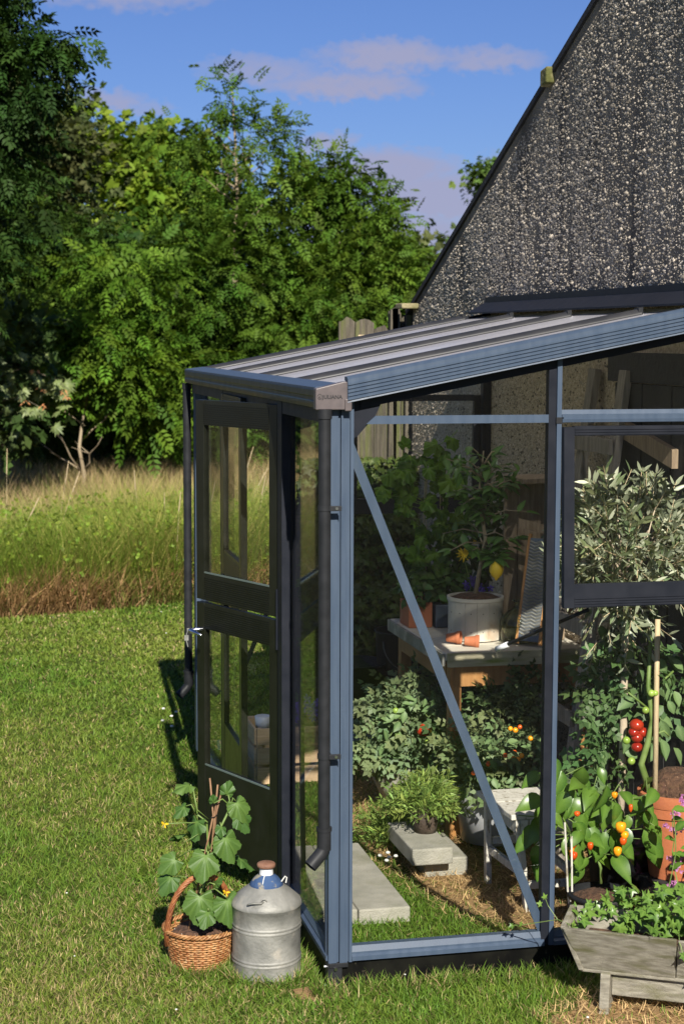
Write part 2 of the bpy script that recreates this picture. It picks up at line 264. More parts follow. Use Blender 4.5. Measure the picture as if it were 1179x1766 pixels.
# ------------------------------------------------------------------ mesh helpers
def tag(o, label=None, cat=None, group=None, kind=None):
    if label: o['label'] = label
    if cat: o['category'] = cat
    if group: o['group'] = group
    if kind: o['kind'] = kind
    return o
def thing(name, label, cat, loc=(0, 0, 0), group=None):
    o = bpy.data.objects.new(name, None); o.empty_display_size = .1; col.objects.link(o); o.location = loc
    return tag(o, label, cat, group)
def worg(o):
    v = Vector((0, 0, 0))
    while o is not None: v += Vector(o.location); o = o.parent
    return v
def add_obj(name, me, parent=None, loc=None, M=None):
    o = bpy.data.objects.new(name, me); col.objects.link(o)
    if parent: o.parent = parent
    if M is not None:
        P = worg(parent) if parent else Vector((0, 0, 0))
        o.matrix_basis = Matrix.Translation(-P) @ M
    elif loc is not None: o.location = loc
    return o
class MB:
    def __init__(s): s.v = []; s.f = []
    def add(s, vs, fs):
        k = len(s.v); s.v += [tuple(x) for x in vs]; s.f += [tuple(i + k for i in f) for f in fs]; return s
    def box(s, lo, hi):
        (a, b, c), (d, e, f) = lo, hi
        return s.add([(a, b, c), (d, b, c), (d, e, c), (a, e, c), (a, b, f), (d, b, f), (d, e, f), (a, e, f)],
                     [(0, 3, 2, 1), (4, 5, 6, 7), (0, 1, 5, 4), (1, 2, 6, 5), (2, 3, 7, 6), (3, 0, 4, 7)])
    def obox(s, o, U, V, W):
        o, U, V, W = map(Vector, (o, U, V, W))
        vs = [o, o + U, o + U + V, o + V]; vs += [x + W for x in vs]
        fs = [(0, 3, 2, 1), (4, 5, 6, 7), (0, 1, 5, 4), (1, 2, 6, 5), (2, 3, 7, 6), (3, 0, 4, 7)]
        if U.cross(V).dot(W) < 0: fs = [f[::-1] for f in fs]
        return s.add(vs, fs)
    def beam(s, a, b, w, h, up=(0, 0, 1)):
        a, b, up = Vector(a), Vector(b), Vector(up); d = (b - a).normalized(); sd = d.cross(up).normalized(); u = sd.cross(d)
        return s.obox(a - sd * w / 2 - u * h / 2, sd * w, u * h, b - a)
    def tube(s, pts, r, n=8, cap=True):
        pts = [Vector(p) for p in pts]; k0 = len(s.v); prev = None
        for i, p in enumerate(pts):
            d = (pts[min(i + 1, len(pts) - 1)] - pts[max(i - 1, 0)]).normalized()
            u = (prev - d * prev.dot(d)).normalized() if prev is not None and (prev - d * prev.dot(d)).length > 1e-6 else d.orthogonal().normalized()
            prev = u; w = d.cross(u); rr = r[i] if isinstance(r, (list, tuple)) else r
            s.v += [tuple(p + (u * math.cos(2 * PI * j / n) + w * math.sin(2 * PI * j / n)) * rr) for j in range(n)]
        for i in range(len(pts) - 1):
            for j in range(n):
                a = k0 + i * n + j; b = k0 + i * n + (j + 1) % n; s.f.append((a, b, b + n, a + n))
        if cap:
            s.f.append(tuple(k0 + j for j in reversed(range(n)))); e = k0 + (len(pts) - 1) * n; s.f.append(tuple(e + j for j in range(n)))
        return s
    def lathe(s, prof, c=(0, 0, 0), n=32, capb=True, capt=False, fn=None):
        k0 = len(s.v)
        for r, z in prof:
            for j in range(n):
                a = 2 * PI * j / n; rr = r * (fn(a, z) if fn else 1); s.v.append((c[0] + rr * math.cos(a), c[1] + rr * math.sin(a), c[2] + z))
        for i in range(len(prof) - 1):
            for j in range(n):
                a = k0 + i * n + j; b = k0 + i * n + (j + 1) % n; s.f.append((a, b, b + n, a + n))
        if capb: s.f.append(tuple(k0 + j for j in reversed(range(n))))
        if capt: e = k0 + (len(prof) - 1) * n; s.f.append(tuple(e + j for j in range(n)))
        return s
    def extr(s, prof, o, U, V, W):
        o, U, V, W = map(Vector, (o, U, V, W)); n = len(prof)
        vs = [o + U * a + V * b for a, b in prof]; vs += [x + W for x in vs]
        fs = [(i, (i + 1) % n, n + (i + 1) % n, n + i) for i in range(n)] + [tuple(reversed(range(n))), tuple(range(n, 2 * n))]
        return s.add(vs, fs)
    def ball(s, c, r, n=10, m=6, sc=(1, 1, 1)):
        pr = [(max(1e-4, math.sin(PI * i / m)) * r, -math.cos(PI * i / m) * r) for i in range(m + 1)]
        k = len(s.v); s.lathe(pr, (0, 0, 0), n, True, True)
        for i in range(k, len(s.v)): x = s.v[i]; s.v[i] = (c[0] + x[0] * sc[0], c[1] + x[1] * sc[1], c[2] + x[2] * sc[2])
        return s
    def mesh(s, name, mat, org=(0, 0, 0), smooth=False):
        me = bpy.data.meshes.new(name); O = Vector(org)
        me.from_pydata([(x[0] - O.x, x[1] - O.y, x[2] - O.z) for x in s.v], [], s.f); me.materials.append(mat)
        if smooth: me.polygons.foreach_set('use_smooth', [True] * len(me.polygons))
        me.update(); return me
    def part(s, name, mat, parent, smooth=False, bevel=0, label=None, kind=None, auto=False):
        P = worg(parent); o = add_obj(name, s.mesh(name, mat, P, smooth), parent)
        if auto and smooth: edge_split(o)
        if bevel: bev(o, bevel)
        return tag(o, label, None, None, kind)
    def solo(s, name, mat, label, cat, org=(0, 0, 0), group=None, kind=None, smooth=False, bevel=0):
        o = add_obj(name, s.mesh(name, mat, org, smooth)); o.location = org
        if bevel: bev(o, bevel)
        return tag(o, label, cat, group, kind)
def bev(o, w, seg=2):
    b = o.modifiers.new('bevel', 'BEVEL'); b.width = w; b.segments = seg; b.limit_method = 'ANGLE'; b.angle_limit = R(40); b.harden_normals = False
def edge_split(o):
    e = o.modifiers.new('split', 'EDGE_SPLIT'); e.split_angle = R(38)

# numpy scatter -------------------------------------------------------------
def norm(a): return a / (np.linalg.norm(a, axis=-1, keepdims=True) + 1e-9)
def frames(d, up, roll=None):
    """columns: x=side, y=along leaf, z=normal"""
    y = norm(d); x = norm(np.cross(y, up)); z = np.cross(x, y)
    return np.stack([x, y, z], -1)
def scatter(name, tv, tf, M, L, S, C, mat, parent=None, Cj=None, extra=None):
    """tv (k,3), tf list of faces, M (N,3,3), L (N,3), S (N,) or (N,3), C (N,3)"""
    tv = np.asarray(tv, float); N_ = len(L); k = len(tv)
    S = np.asarray(S, float); S = S[:, None] * np.ones(3) if S.ndim == 1 else S
    P = np.einsum('nij,nkj->nki', M, tv[None] * S[:, None]) + L[:, None]
    org = np.array(worg(parent)) if parent else np.zeros(3)
    P = (P - org).reshape(-1, 3)
    lens = np.array([len(f) for f in tf]); flat = np.concatenate([np.array(f) for f in tf])
    loops = (flat[None] + (np.arange(N_) * k)[:, None]).ravel()
    lt = np.tile(lens, N_); ls = np.concatenate([[0], np.cumsum(lt)[:-1]])
    me = bpy.data.meshes.new(name); me.vertices.add(len(P)); me.vertices.foreach_set('co', P.astype(np.float32).ravel())
    me.loops.add(len(loops)); me.loops.foreach_set('vertex_index', loops.astype(np.int32))
    me.polygons.add(len(lt)); me.polygons.foreach_set('loop_start', ls.astype(np.int32))
    me.update(calc_edges=True)
    cc = np.repeat(C, k, 0)
    if Cj is not None: cc = cc * np.tile(np.asarray(Cj), N_)[:, None]
    at = me.color_attributes.new('Col', 'FLOAT_COLOR', 'POINT'); at.data.foreach_set('color', np.concatenate([cc, np.ones((len(cc), 1))], 1).astype(np.float32).ravel())
    me.materials.append(mat)
    return add_obj(name, me, parent)
def rand_dirs(n): return norm(RNG.normal(size=(n, 3)))
def cols(n, base, var=.25, warm=.12):
    b = np.array(base)[None] * (1 + RNG.uniform(-var, var, (n, 1))); b[:, 0] *= 1 + RNG.uniform(-warm, warm * 2, n); return b

# leaf templates (unit length along +y, normal +z)
def t_pinnate(nl=4, w=.11, ll=.34, droop=.25, curl=.1):
    vs = []; fs = []
    def leaflet(p, ang, L):
        k = len(vs); c, s_ = math.cos(ang), math.sin(ang)
        for (u, v_, zz) in ((0, 0, 0), (w * L / ll, L * .45, .03), (0, L, -curl * L), (-w * L / ll, L * .45, .03)):
            vs.append((p[0] + u * c + v_ * s_, p[1] - u * s_ + v_ * c, p[2] + zz))
        fs.append((k, k + 1, k + 2, k + 3))
    for i in range(nl):
        t_ = .25 + .6 * i / max(1, nl - 1); z = -droop * t_ * t_
        for sg in (-1, 1): leaflet((0, t_, z), sg * R(62 - 12 * i / nl), ll * (1 - .15 * abs(i - 1.5) / 2))
    leaflet((0, .9, -droop * .8), 0, ll)
    k = len(vs); vs.extend([(-.008, 0, 0), (.008, 0, 0), (0, .92, -droop * .85)]); fs.append((k, k + 1, k + 2))
    return vs, fs
def t_sprig(n=5, w=.3, seed=1):
    rr = random.Random(seed); vs = []; fs = []
    for i in range(n):
        a = rr.uniform(-1.3, 1.3); L = rr.uniform(.5, .8); y0 = rr.uniform(0, .5); z0 = rr.uniform(-.25, .25); k = len(vs); c, s_ = math.cos(a), math.sin(a)
        for (u, v_, zz) in ((0, 0, 0), (w * L, L * .5, rr.uniform(-.1, .15)), (0, L, -.1), (-w * L, L * .5, rr.uniform(-.1, .15))):
            vs.append((u * c + v_ * s_, y0 + -u * s_ + v_ * c, z0 + zz))
        fs.append((k, k + 1, k + 2, k + 3))
    return vs, fs
def leaf_grid(L=1, W=.25, seg=5, curve=.2, fold=.15, prof=None):
    prof = prof or (lambda t: math.sin(PI * t ** .8)); vs = []; fs = []; vein = []
    for i in range(seg + 1):
        t_ = i / seg; w = W * max(.02, prof(t_)); z = -curve * t_ * t_ * L
        vs += [(-w, t_ * L, z + fold * w), (0, t_ * L, z), (w, t_ * L, z + fold * w)]; vein += [0, 1, 0]
    for i in range(seg):
        for j in (0, 1): a = i * 3 + j; fs.append((a, a + 1, a + 4, a + 3))
    return vs, fs, vein
def lobed(outline, zf, rings=(.35, .7, 1.0), c=(0, .12)):
    """leaf blade from a polar outline round c; several rings so that it can cup and wave"""
    n_ = len(outline); vs = [(c[0], c[1], 0)]; vein = [1]; fs = []
    for k, r_ in enumerate(rings):
        for i, (x, y, vn) in enumerate(outline):
            X = c[0] + (x - c[0]) * r_; Y = c[1] + (y - c[1]) * r_; vs.append((X, Y, zf(X, Y, i, r_))); vein.append(vn * (1 - .55 * r_))
    for i in range(n_): fs.append((0, 1 + i, 1 + (i + 1) % n_))
    for k in range(len(rings) - 1):
        for i in range(n_):
            a = 1 + k * n_ + i; b = 1 + k * n_ + (i + 1) % n_; fs.append((a, a + n_, b + n_, b))
    fs = [f[::-1] for f in fs]
    return vs, fs, vein
def outline_cuc(seed=0):
    rr = random.Random(seed); o_ = []; n_ = 42
    for i in range(n_):
        a = -PI / 2 + 2 * PI * (i + .5) / n_; t_ = a + PI / 2
        r_ = .49 + .075 * math.cos(2.5 * (t_ - PI)) ** 2 * 1.0 + .16 * max(0, math.cos(t_ - PI)) ** 12
        if t_ < .45 or t_ > 2 * PI - .45: r_ *= .55 + .3 * min(t_, 2 * PI - t_)
        r_ *= 1 + (.045 if i % 2 else -.03) + rr.uniform(-.02, .02)
        o_.append((r_ * math.cos(a), .35 + r_ * math.sin(a), 1.0 if i % 8 in (0,) else 0))
    return o_
def outline_star(tips, depth=.55, seed=0, lens=None):
    """tips: list of angles (deg from +y), lens: tip radii"""
    o_ = []; n_ = len(tips)
    for i, a in enumerate(tips):
        r_ = (lens or [1] * n_)[i]
        o_.append((r_ * math.sin(R(a)), .12 + r_ * math.cos(R(a)), 1))
        if i < n_ - 1:
            b = (a + tips[i + 1]) / 2; q = depth * min(r_, (lens or [1] * n_)[i + 1]); o_.append((q * math.sin(R(b)), .12 + q * math.cos(R(b)), 0))
    o_.append((0, .0, 1)); return o_
def lmesh(name, data, mat, size=1):
    vs, fs, vein = data; me = bpy.data.meshes.new(name)
    me.from_pydata([(x * size, y * size, z * size) for x, y, z in vs], [], fs); me.materials.append(mat)
    a = me.attributes.new('Vein', 'FLOAT', 'POINT'); a.data.foreach_set('value', [float(q) for q in vein])
    me.polygons.foreach_set('use_smooth', [True] * len(me.polygons)); me.update(); return me
def basis(d, nrm):
    y = Vector(d).normalized(); z = Vector(nrm); z = (z - y * z.dot(y)); z = z.normalized() if z.length > 1e-4 else y.orthogonal().normalized()
    x = y.cross(z); return Matrix((x, y, z)).transposed()
def put_leaf(me, parent, p, d, nrm, s=1, name='leaf'):
    M = Matrix.Translation(Vector(p)) @ basis(d, nrm).to_4x4() @ Matrix.Diagonal((s, s, s, 1))
    return add_obj(name, me, parent, M=M)

# =================================================================== SETTING
# ground sheets
def sheet(name, pts, z, mat, label, cat='ground', kind='structure'):
    b = MB(); b.add([(x, y, z) for x, y in pts], [tuple(range(len(pts)))]); return b.solo(name, mat, label, cat, (0, 0, 0), None, kind)
EDGE = lambda x: 8.02 + .335 * x + .05 * math.sin(3 * x)           # line where the lawn stops
sheet('meadow_ground', [(-400, -300), (400, -300), (400, 600), (-400, 600)], -.012, meadm, 'open meadow ground running back to the trees')
xs = [x * .5 for x in range(-30, 31)]
b = MB(); vs = [(x, EDGE(x) + .1, -.004) for x in xs] + [(x, -14, -.004) for x in xs]; k = len(xs)
b.add(vs, [(i, i + k, i + 1 + k, i + 1) for i in range(k - 1)]); b.solo('lawn', lawnm, 'mown lawn around the greenhouse', 'lawn', kind='structure')
def blob(cx, cy, rx, ry, rot=0, n=28, j=.15, seed=0):
    rr = random.Random(seed); o_ = []
    for i in range(n):
        a = 2 * PI * i / n; q = 1 + rr.uniform(-j, j); x, y = rx * q * math.cos(a), ry * q * math.sin(a); o_.append((cx + x * math.cos(rot) - y * math.sin(rot), cy + x * math.sin(rot) + y * math.cos(rot)))
    return o_
sheet('straw_bed', blob(.98, 1.55, .48, 1.25, .1, seed=3), 0.001, strawm, 'dry brown straw mulch on the greenhouse floor', 'mulch')
sheet('mulch_strip', blob(1.2, -.62, .62, .34, -.45, seed=5), 0.001, strawm, 'dry brown mulch in front of the trough', 'mulch')
sheet('bare_soil_patch', blob(-.02, .0, .10, .07, .2, n=16, seed=8), 0.001, strawm, 'bare soil at the foot of the greenhouse corner', 'soil')

# masks in ground coordinates
def in_straw(x, y):
    a = ((x - .98) / .50) ** 2 + ((y - 1.55) / 1.28) ** 2; c = np.cos(-.45); s_ = np.sin(-.45); u = (x - 1.2) * c + (y + .62) * s_; w = -(x - 1.2) * s_ + (y + .62) * c
    bq = (u / .64) ** 2 + (w / .36) ** 2
    c_ = (x / .12) ** 2 + (y / .09) ** 2
    return np.minimum(np.minimum(a, bq), c_)
def pnoise(x, y, f, seed):
    rr = np.random.default_rng(seed); out_ = np.zeros_like(x)
    for i in range(7):
        a = rr.uniform(0, 2 * PI); ff = f * rr.uniform(.5, 1.8); out_ += np.sin((x * math.cos(a) + y * math.sin(a)) * ff + rr.uniform(0, 6.28))
    return out_ / 3.2
def view_pts(n, d0, d1, power=1.0, widen=1.45):
    """random ground points in the wedge the camera sees, density falling with distance"""
    t_ = RNG.uniform(0, 1, n)
    d = d0 * (d1 / d0) ** t_ if power == 1 else np.sqrt(d0 ** 2 + t_ * (d1 ** 2 - d0 ** 2))
    u = RNG.uniform(-.5, .5, n) * .394 * widen * d
    fx, fy = .2223, .9750; rx, ry = .9750, -.2223
    return CAM.x + fx * d + rx * u, CAM.y + fy * d + ry * u, d
# blade template: 3 tris, bends
def t_blade(w=.5, bend=.35):
    return [(-w, 0, 0), (w, 0, 0), (w * .8, .5, bend * .25), (-w * .8, .5, bend * .25), (0, 1, bend)], [(0, 1, 2, 3), (3, 2, 4)]
bv, bf = t_blade(.5, .45)
def blades(name, x, y, h, w, C, lean, mat=F_grass, z0=0., parent=None):
    n = len(x); a = RNG.uniform(0, 2 * PI, n); ln = np.abs(RNG.normal(0, lean, n)) + .08
    d = np.stack([np.cos(a) * ln, np.sin(a) * ln, np.ones(n)], -1); up = np.stack([np.cos(a + RNG.normal(0, .6, n)), np.sin(a + RNG.normal(0, .6, n)), np.zeros(n) + .001], -1)
    M = frames(d, up); S = np.stack([w, h, h], -1)
    L = np.stack([x, y, np.zeros(n) + z0], -1)
    return scatter(name, bv, bf, M, L, S, C, mat, parent, Cj=[.6, .6, .95, .95, 1.15])
# --- mown grass
x, y, d = view_pts(390000, 4.2, 14.2)
edge = 8.02 + .335 * x + .05 * np.sin(3 * x)
ok = (y < edge + .1) & (y > -2)
st_ = in_straw(x, y); ok &= (st_ > 1.0) | (RNG.uniform(0, 1, len(x)) < .10)
ok &= ~((x > 1.46) & (y < 4.5)); ok &= ~((x > .05) & (x < .44) & (y > .60) & (y < 1.42)) & ~((x > .55) & (x < .8) & (y > 1.02) & (y < 1.4))
ok &= ~((np.abs(y) < .03) & (x > 0)) & ~((np.abs(x) < .03) & (y > 0) & (y < 3))
x, y, d = x[ok], y[ok], d[ok]; n_ = len(x)
pn = pnoise(x, y, 3.2, 3) + .5 * pnoise(x, y, 14, 4)
G0 = np.array([.10, .200, .020]); G1 = np.array([.205, .255, .040]); ST = np.array([.50, .39, .19])
t_ = np.clip(.40 + .30 * pn + .28 * pnoise(x, y, 1.1, 12) + RNG.normal(0, .25, n_), 0, 1)[:, None]
C = G0 * (1 - t_) + G1 * t_
far = np.clip((d - 9) / 4, 0, 1); dry = RNG.uniform(0, 1, n_) < (.07 + .16 * np.clip(pn, 0, 1) + .18 * (y < 1.2) * (x < .0))
C[dry] = ST * RNG.uniform(.5, 1.15, (dry.sum(), 1)); C *= RNG.uniform(.72, 1.25, (n_, 1))
h = (.024 + .014 * RNG.uniform(0, 1, n_)) * np.where(dry, .8, 1) * (1 + .25 * pnoise(x, y, 8, 9)); w = (.0022 + .0016 * RNG.uniform(0, 1, n_)) * (1 + far * .9 + np.clip((d - 6) / 6, 0, 1))
tag(blades('lawn_grass', x, y, h, w, C, .75), 'short mown grass with dry blades', 'grass', kind='stuff')
# longer tufts left by the mower along the base and round the basket and can
px_ = []
for _ in range(5200):
    k = random.random()
    if k < .35: px_.append((random.uniform(-.05, .95), -abs(random.gauss(.0, .035)) - .012))
    elif k < .60: px_.append((-abs(random.gauss(0, .03)) - .012, random.uniform(-.03, 2.6)))
    elif k < .80: a = random.uniform(0, 2 * PI); q = .122 + abs(random.gauss(0, .015)); px_.append((-.168 + q * math.cos(a), .195 + q * math.sin(a)))
    else: a = random.uniform(0, 2 * PI); q = .098 + abs(random.gauss(0, .02)); px_.append((-.372 + q * math.cos(a), .315 + q * math.sin(a)))
px_ = np.array(px_); k = len(px_); C = np.array([.13, .22, .03]) * RNG.uniform(.6, 1.3, (k, 1)); q = RNG.uniform(0, 1, k) < .2; C[q] = ST * RNG.uniform(.5, 1.1, (q.sum(), 1))
tag(blades('lawn_grass', px_[:, 0], px_[:, 1], RNG.uniform(.03, .075, k), RNG.uniform(.0022, .004, k), C, .45), 'longer uncut grass tufts along the greenhouse base and the can', 'grass', kind='stuff')
# --- straw
n_ = 26000
x = RNG.uniform(.4, 1.9, n_); y = RNG.uniform(-1.1, 3.0, n_); ok = (in_straw(x, y) < 1.15) & ~((x > 1.46)) & ((x > .5) | (y > -.1)) & ~((x > .05) & (x < .44) & (y > .6) & (y < 1.42))
x, y = x[ok], y[ok]; n_ = len(x); a = RNG.uniform(0, 2 * PI, n_)
dd = np.stack([np.cos(a), np.sin(a), RNG.normal(.06, .22, n_)], -1); M = frames(dd, np.tile([[0, 0, 1.]], (n_, 1)))
C = np.array([.66, .46, .23]) * RNG.uniform(.3, 1.35, (n_, 1)); S = np.stack([RNG.uniform(.0018, .0035, n_), RNG.uniform(.02, .07, n_), RNG.uniform(.01, .05, n_)], -1)
tag(scatter('straw_litter', bv, bf, M, np.stack([x, y, RNG.uniform(.002, .018, n_)], -1), S, C, F_grass), 'dry cut straw lying on the bare ground', 'straw', kind='stuff')
# --- clover and daisies in the lawn: one object
vs = []; fs = []
b = MB()
for i in range(40):
    xx, yy, _ = view_pts(1, 4.6, 13); xx, yy = float(xx[0]), float(yy[0])
    if yy > 8.02 + .335 * xx - .2 or (xx > -.02 and yy < 4.2 and xx > 1.4): continue
    b.ball((xx, yy, .036 + random.random() * .01), .003 + random.random() * .003, 6, 4, (1, 1, .6))
for (xx, yy) in ((.49, 1.27), (.52, 1.24), (.55, 1.25), (.53, 1.3), (.5, 1.2), (-.02, 4.2), (.0, 4.0), (-.06, 3.9), (.04, 4.1), (-.03, 3.75)):
    b.ball((xx, yy, .042), .010, 8, 5, (1, 1, .6))
b.solo('lawn_daisies', whitep, 'tiny white flowers dotted through the lawn', 'flowers', kind='stuff')

# --- meadow belt
def belt(name, n, y0, y1, hh, ww, base, var, lean, label, dry=None, d1=None, pw=None):
    d = RNG.uniform(y0, y1, n) + CAM.y * 0; u = RNG.uniform(-.5, .5, n) * 1.6
    x = u * (d + 5.6) * .394 + CAM.x + .2223 * (d + 5.3) + .3; y = d + .335 * (x)       # rows parallel to the lawn edge
    pn_ = pnoise(x, y, 2.6, sum(map(ord, name)) % 97)
    C = np.array(base)[None] * RNG.uniform(1 - var, 1 + var, (n, 1))
    if dry is not None:
        q = RNG.uniform(0, 1, n) < dry[0] * (1 + .8 * pn_); C[q] = np.array(dry[1]) * RNG.uniform(.6, 1.3, (q.sum(), 1))
    h = hh * RNG.uniform(.55, 1.1, n) * (1 + .15 * pn_); w = ww * RNG.uniform(.6, 1.5, n)
    o = blades(name, x, y, h, w, C, lean); tag(o, label, 'grass', kind='stuff'); return x, y, h
belt('tall_meadow_grass', 112000, 8.2, 10.3, .80, .0045, (.17, .25, .032), .35, .20, 'tall green unmown grass behind the lawn', (.28, (.42, .37, .11)))
belt('meadow_edge_grass', 19000, 8.0, 8.6, .38, .0075, (.17, .20, .04), .35, .35, 'reddish brown dying growth along the lawn edge', (.5, (.36, .22, .10)))
belt('tan_meadow_grass', 105000, 10.2, 23, .56, .0055, (.42, .31, .16), .28, .30, 'tan seeding grass between the green belt and the trees', (.22, (.20, .22, .06)))
# leafy weeds within the belt
tv, tf = t_sprig(6, .26, 3); n_ = 10000
dd_ = RNG.uniform(8.0, 10.2, n_); x = RNG.uniform(-.62, .62, n_) * (dd_ + 5.6) * .394 + CAM.x + .2223 * (dd_ + 5.3) + .3; y = dd_ + .335 * x
z = RNG.uniform(.03, .72, n_); dirs = norm(rand_dirs(n_) + np.array([0, -.4, .8])); M = frames(dirs, rand_dirs(n_))
C = cols(n_, (.18, .26, .035), .35); lowr = z < .2 * RNG.uniform(.5, 1.4, n_); C[lowr] = np.array([.26, .14, .07]) * RNG.uniform(.5, 1.5, (lowr.sum(), 1))
tag(scatter('meadow_weeds', tv, tf, M, np.stack([x, y, z], -1), RNG.uniform(.018, .045, n_), C, F_grass), 'leafy green weeds standing among the tall grass', 'weeds', kind='stuff')
# pale arching seed stems
b = MB()
for i in range(26):
    q = random.uniform(-.5, .5); dq = random.uniform(8.2, 10.2); xx = q * (dq + 5.6) * .42 + CAM.x + .2223 * (dq + 5.3) + .3; yy = dq + .335 * xx
    hgt = random.uniform(.75, 1.15); lx = random.uniform(-.05, .35)
    b.tube([(xx, yy, 0), (xx + lx * .3, yy, hgt * .55), (xx + lx, yy - .05, hgt)], [.0025, .002, .001], 3, False)
    b.tube([(xx + lx * .8, yy, hgt * .85), (xx + lx * 1.1, yy - .06, hgt * 1.04)], [.006, .003], 4, False)
b.solo('seed_stems', palewood, 'pale grass stems with seed heads above the tall grass', 'grass', kind='stuff')

# =================================================================== TREES
PIN = t_pinnate(4, .085, .36, .22, .2); SPR = t_sprig(6, .27, 5); SPR2 = t_sprig(5, .36, 9)
def limb_tree(parent, base, top, spread, r0, nl=9, mat=bark, seed=1, lean=.25):
    rr = random.Random(seed); b = MB(); base, top = Vector(base), Vector(top)
    def path(a, c, k, j):
        return [a.lerp(c, i / k) + Vector((rr.uniform(-j, j), rr.uniform(-j, j), 0)) * (1 if 0 < i < k else 0) for i in range(k + 1)]
    p = path(base, top, 7, .06); b.tube(p, [r0 * (1 - .85 * i / 7) for i in range(8)], 8)
    for i in range(nl):
        t_ = rr.uniform(.12, .9); s_ = base.lerp(top, t_); a = rr.uniform(0, 2 * PI); L = spread * (1.1 - .75 * t_) * rr.uniform(.7, 1.1)
        e = s_ + Vector((math.cos(a) * L, math.sin(a) * L, L * rr.uniform(.5, 1.1))); q = path(s_, e, 4, .04); r_ = r0 * (1 - .8 * t_) * .5
        b.tube(q, [r_ * (1 - .8 * k / 4) for k in range(5)], 6)
        for _ in range(2):
            e2 = q[2] + Vector((rr.uniform(-1, 1), rr.uniform(-1, 1), rr.uniform(.2, 1))).normalized() * L * .5; b.tube([q[2], e2], [r_ * .5, r_ * .12], 5)
    return b.part('trunk', mat, parent, smooth=True)
def crown(parent, blobs, ncl, per, size, base, tmpl=PIN, sig=.22, shell=.55, droop=.35, var=.28, mat=F_tree, cvar=.3, flat=.7, name='crown'):
    Ls = []; Ds = []; Cs = []; W = np.array([q[2] for q in blobs], float); W /= W.sum()
    for (c, r_, _), wgt in zip(blobs, W):
        k = max(1, int(ncl * wgt)); u = rand_dirs(k); rad = (shell + (1 - shell) * RNG.uniform(0, 1, k) ** .7)[:, None]
        cl = np.array(c) + u * rad * np.array(r_); cl = cl[cl[:, 2] > .1]; k = len(cl); u = u[:k] if len(u) != k else u
        cc = cols(k, base, cvar)
        tips = cl[:, None] + RNG.normal(size=(k, per, 3)) * sig * np.array([1, 1, flat])
        od = norm(cl - np.array(c))[:, None] * .8 + RNG.normal(size=(k, per, 3)) * .55 + np.array([0, 0, -droop])
        Ls.append(tips.reshape(-1, 3)); Ds.append(od.reshape(-1, 3)); Cs.append(np.repeat(cc, per, 0))
    L = np.concatenate(Ls); D = np.concatenate(Ds); C = np.concatenate(Cs); n = len(L)
    C = C * (1 + RNG.uniform(-var, var, (n, 1)))
    up = np.array([0, -.15, 1.]) + RNG.normal(size=(n, 3)) * .45
    return scatter(name, tmpl[0], tmpl[1], frames(D, up), L, size * RNG.uniform(.7, 1.25, n), C, mat, parent)
def tree(name, label, cat, base, top, spread, r0, blobs, ncl, per, size, colr, tmpl=PIN, nl=9, mat=bark, seed=1, group=None, **k):
    t = thing(name, label, cat, base, group); limb_tree(t, base, top, spread, r0, nl, mat, seed); crown(t, blobs, ncl, per, size, colr, tmpl, **k); return t

# tall young ash in the middle
tree('ash_tree', 'tall young ash with open feathery crown, highest against the sky, left of the greenhouse roof', 'tree', (3.0, 20, 0), (2.95, 20, 5.7), .9, .07,
     [((2.90, 20, 5.55), (.34, .35, .42), 2.6), ((2.95, 20, 5.05), (.62, .5, .35), 3.4), ((2.28, 19.9, 4.95), (.42, .3, .50), 2.6), ((3.58, 20, 5.0), (.40, .4, .48), 2.4), ((2.95, 20, 4.5), (1.0, .7, .45), 5), ((2.85, 20, 3.95), (1.05, .8, .45), 7), ((3.0, 20, 3.2), (1.25, 1, .8), 16),
      ((3.9, 19.8, 2.3), (1.3, 1, .8), 16), ((2.2, 19.6, 2.2), (1.1, .9, .8), 12)], 250, 9, .24, (.062, .122, .014), sig=.13, shell=.15, nl=26, seed=3)
tree('ash_tree', 'broad leafy ash just right of the tallest ash, reaching toward the house gable', 'tree', (4.9, 21, 0), (4.75, 21, 3.9), .9, .08,
     [((4.55, 21, 4.45), (.60, .6, .45), 5), ((4.1, 21, 4.2), (.5, .5, .4), 3), ((5.05, 21, 3.8), (.72, .7, .6), 8), ((4.6, 20.8, 2.9), (1.25, 1, .8), 14), ((5.35, 21, 2.5), (.85, .8, .7), 9), ((4.6, 20.6, 1.7), (1.6, .9, .8), 12)], 420, 11, .27, (.066, .124, .014), sig=.2, shell=.3, seed=5)
tree('round_tree', 'bushy rounded shrub tree between the ashes and the house corner', 'tree', (6.7, 24, 0), (6.7, 24, 2.9), .8, .08,
     [((6.35, 24, 3.1), (.85, .7, .65), 8), ((7.0, 24, 2.6), (.8, .7, .7), 8), ((6.6, 23.8, 1.7), (1.4, 1, .9), 10)], 320, 12, .17, (.068, .128, .018), tmpl=SPR, sig=.2, shell=.4, seed=6)
tree('far_tree', 'hazy far tree low on the horizon beside the house gable', 'tree', (10.6, 36, 0), (10.6, 36, 3.6), 1, .1,
     [((10.4, 36, 3.7), (1.2, 1, .8), 8), ((11.4, 36, 3.1), (1.2, 1, 1), 8), ((9.6, 36, 3.0), (1.2, 1, 1), 8)], 200, 12, .24, (.11, .15, .055), tmpl=SPR2, sig=.3, seed=7)
tree('far_tree', 'small tuft of a distant tree showing past the sloping gable edge', 'tree', (13.45, 40, 0), (13.4, 40, 6.4), .9, .12,
     [((13.35, 40, 6.35), (.62, .5, .42), 4), ((13.9, 40, 5.6), (.8, .7, .7), 5)], 70, 14, .22, (.075, .13, .03), tmpl=SPR2, sig=.2, seed=8)
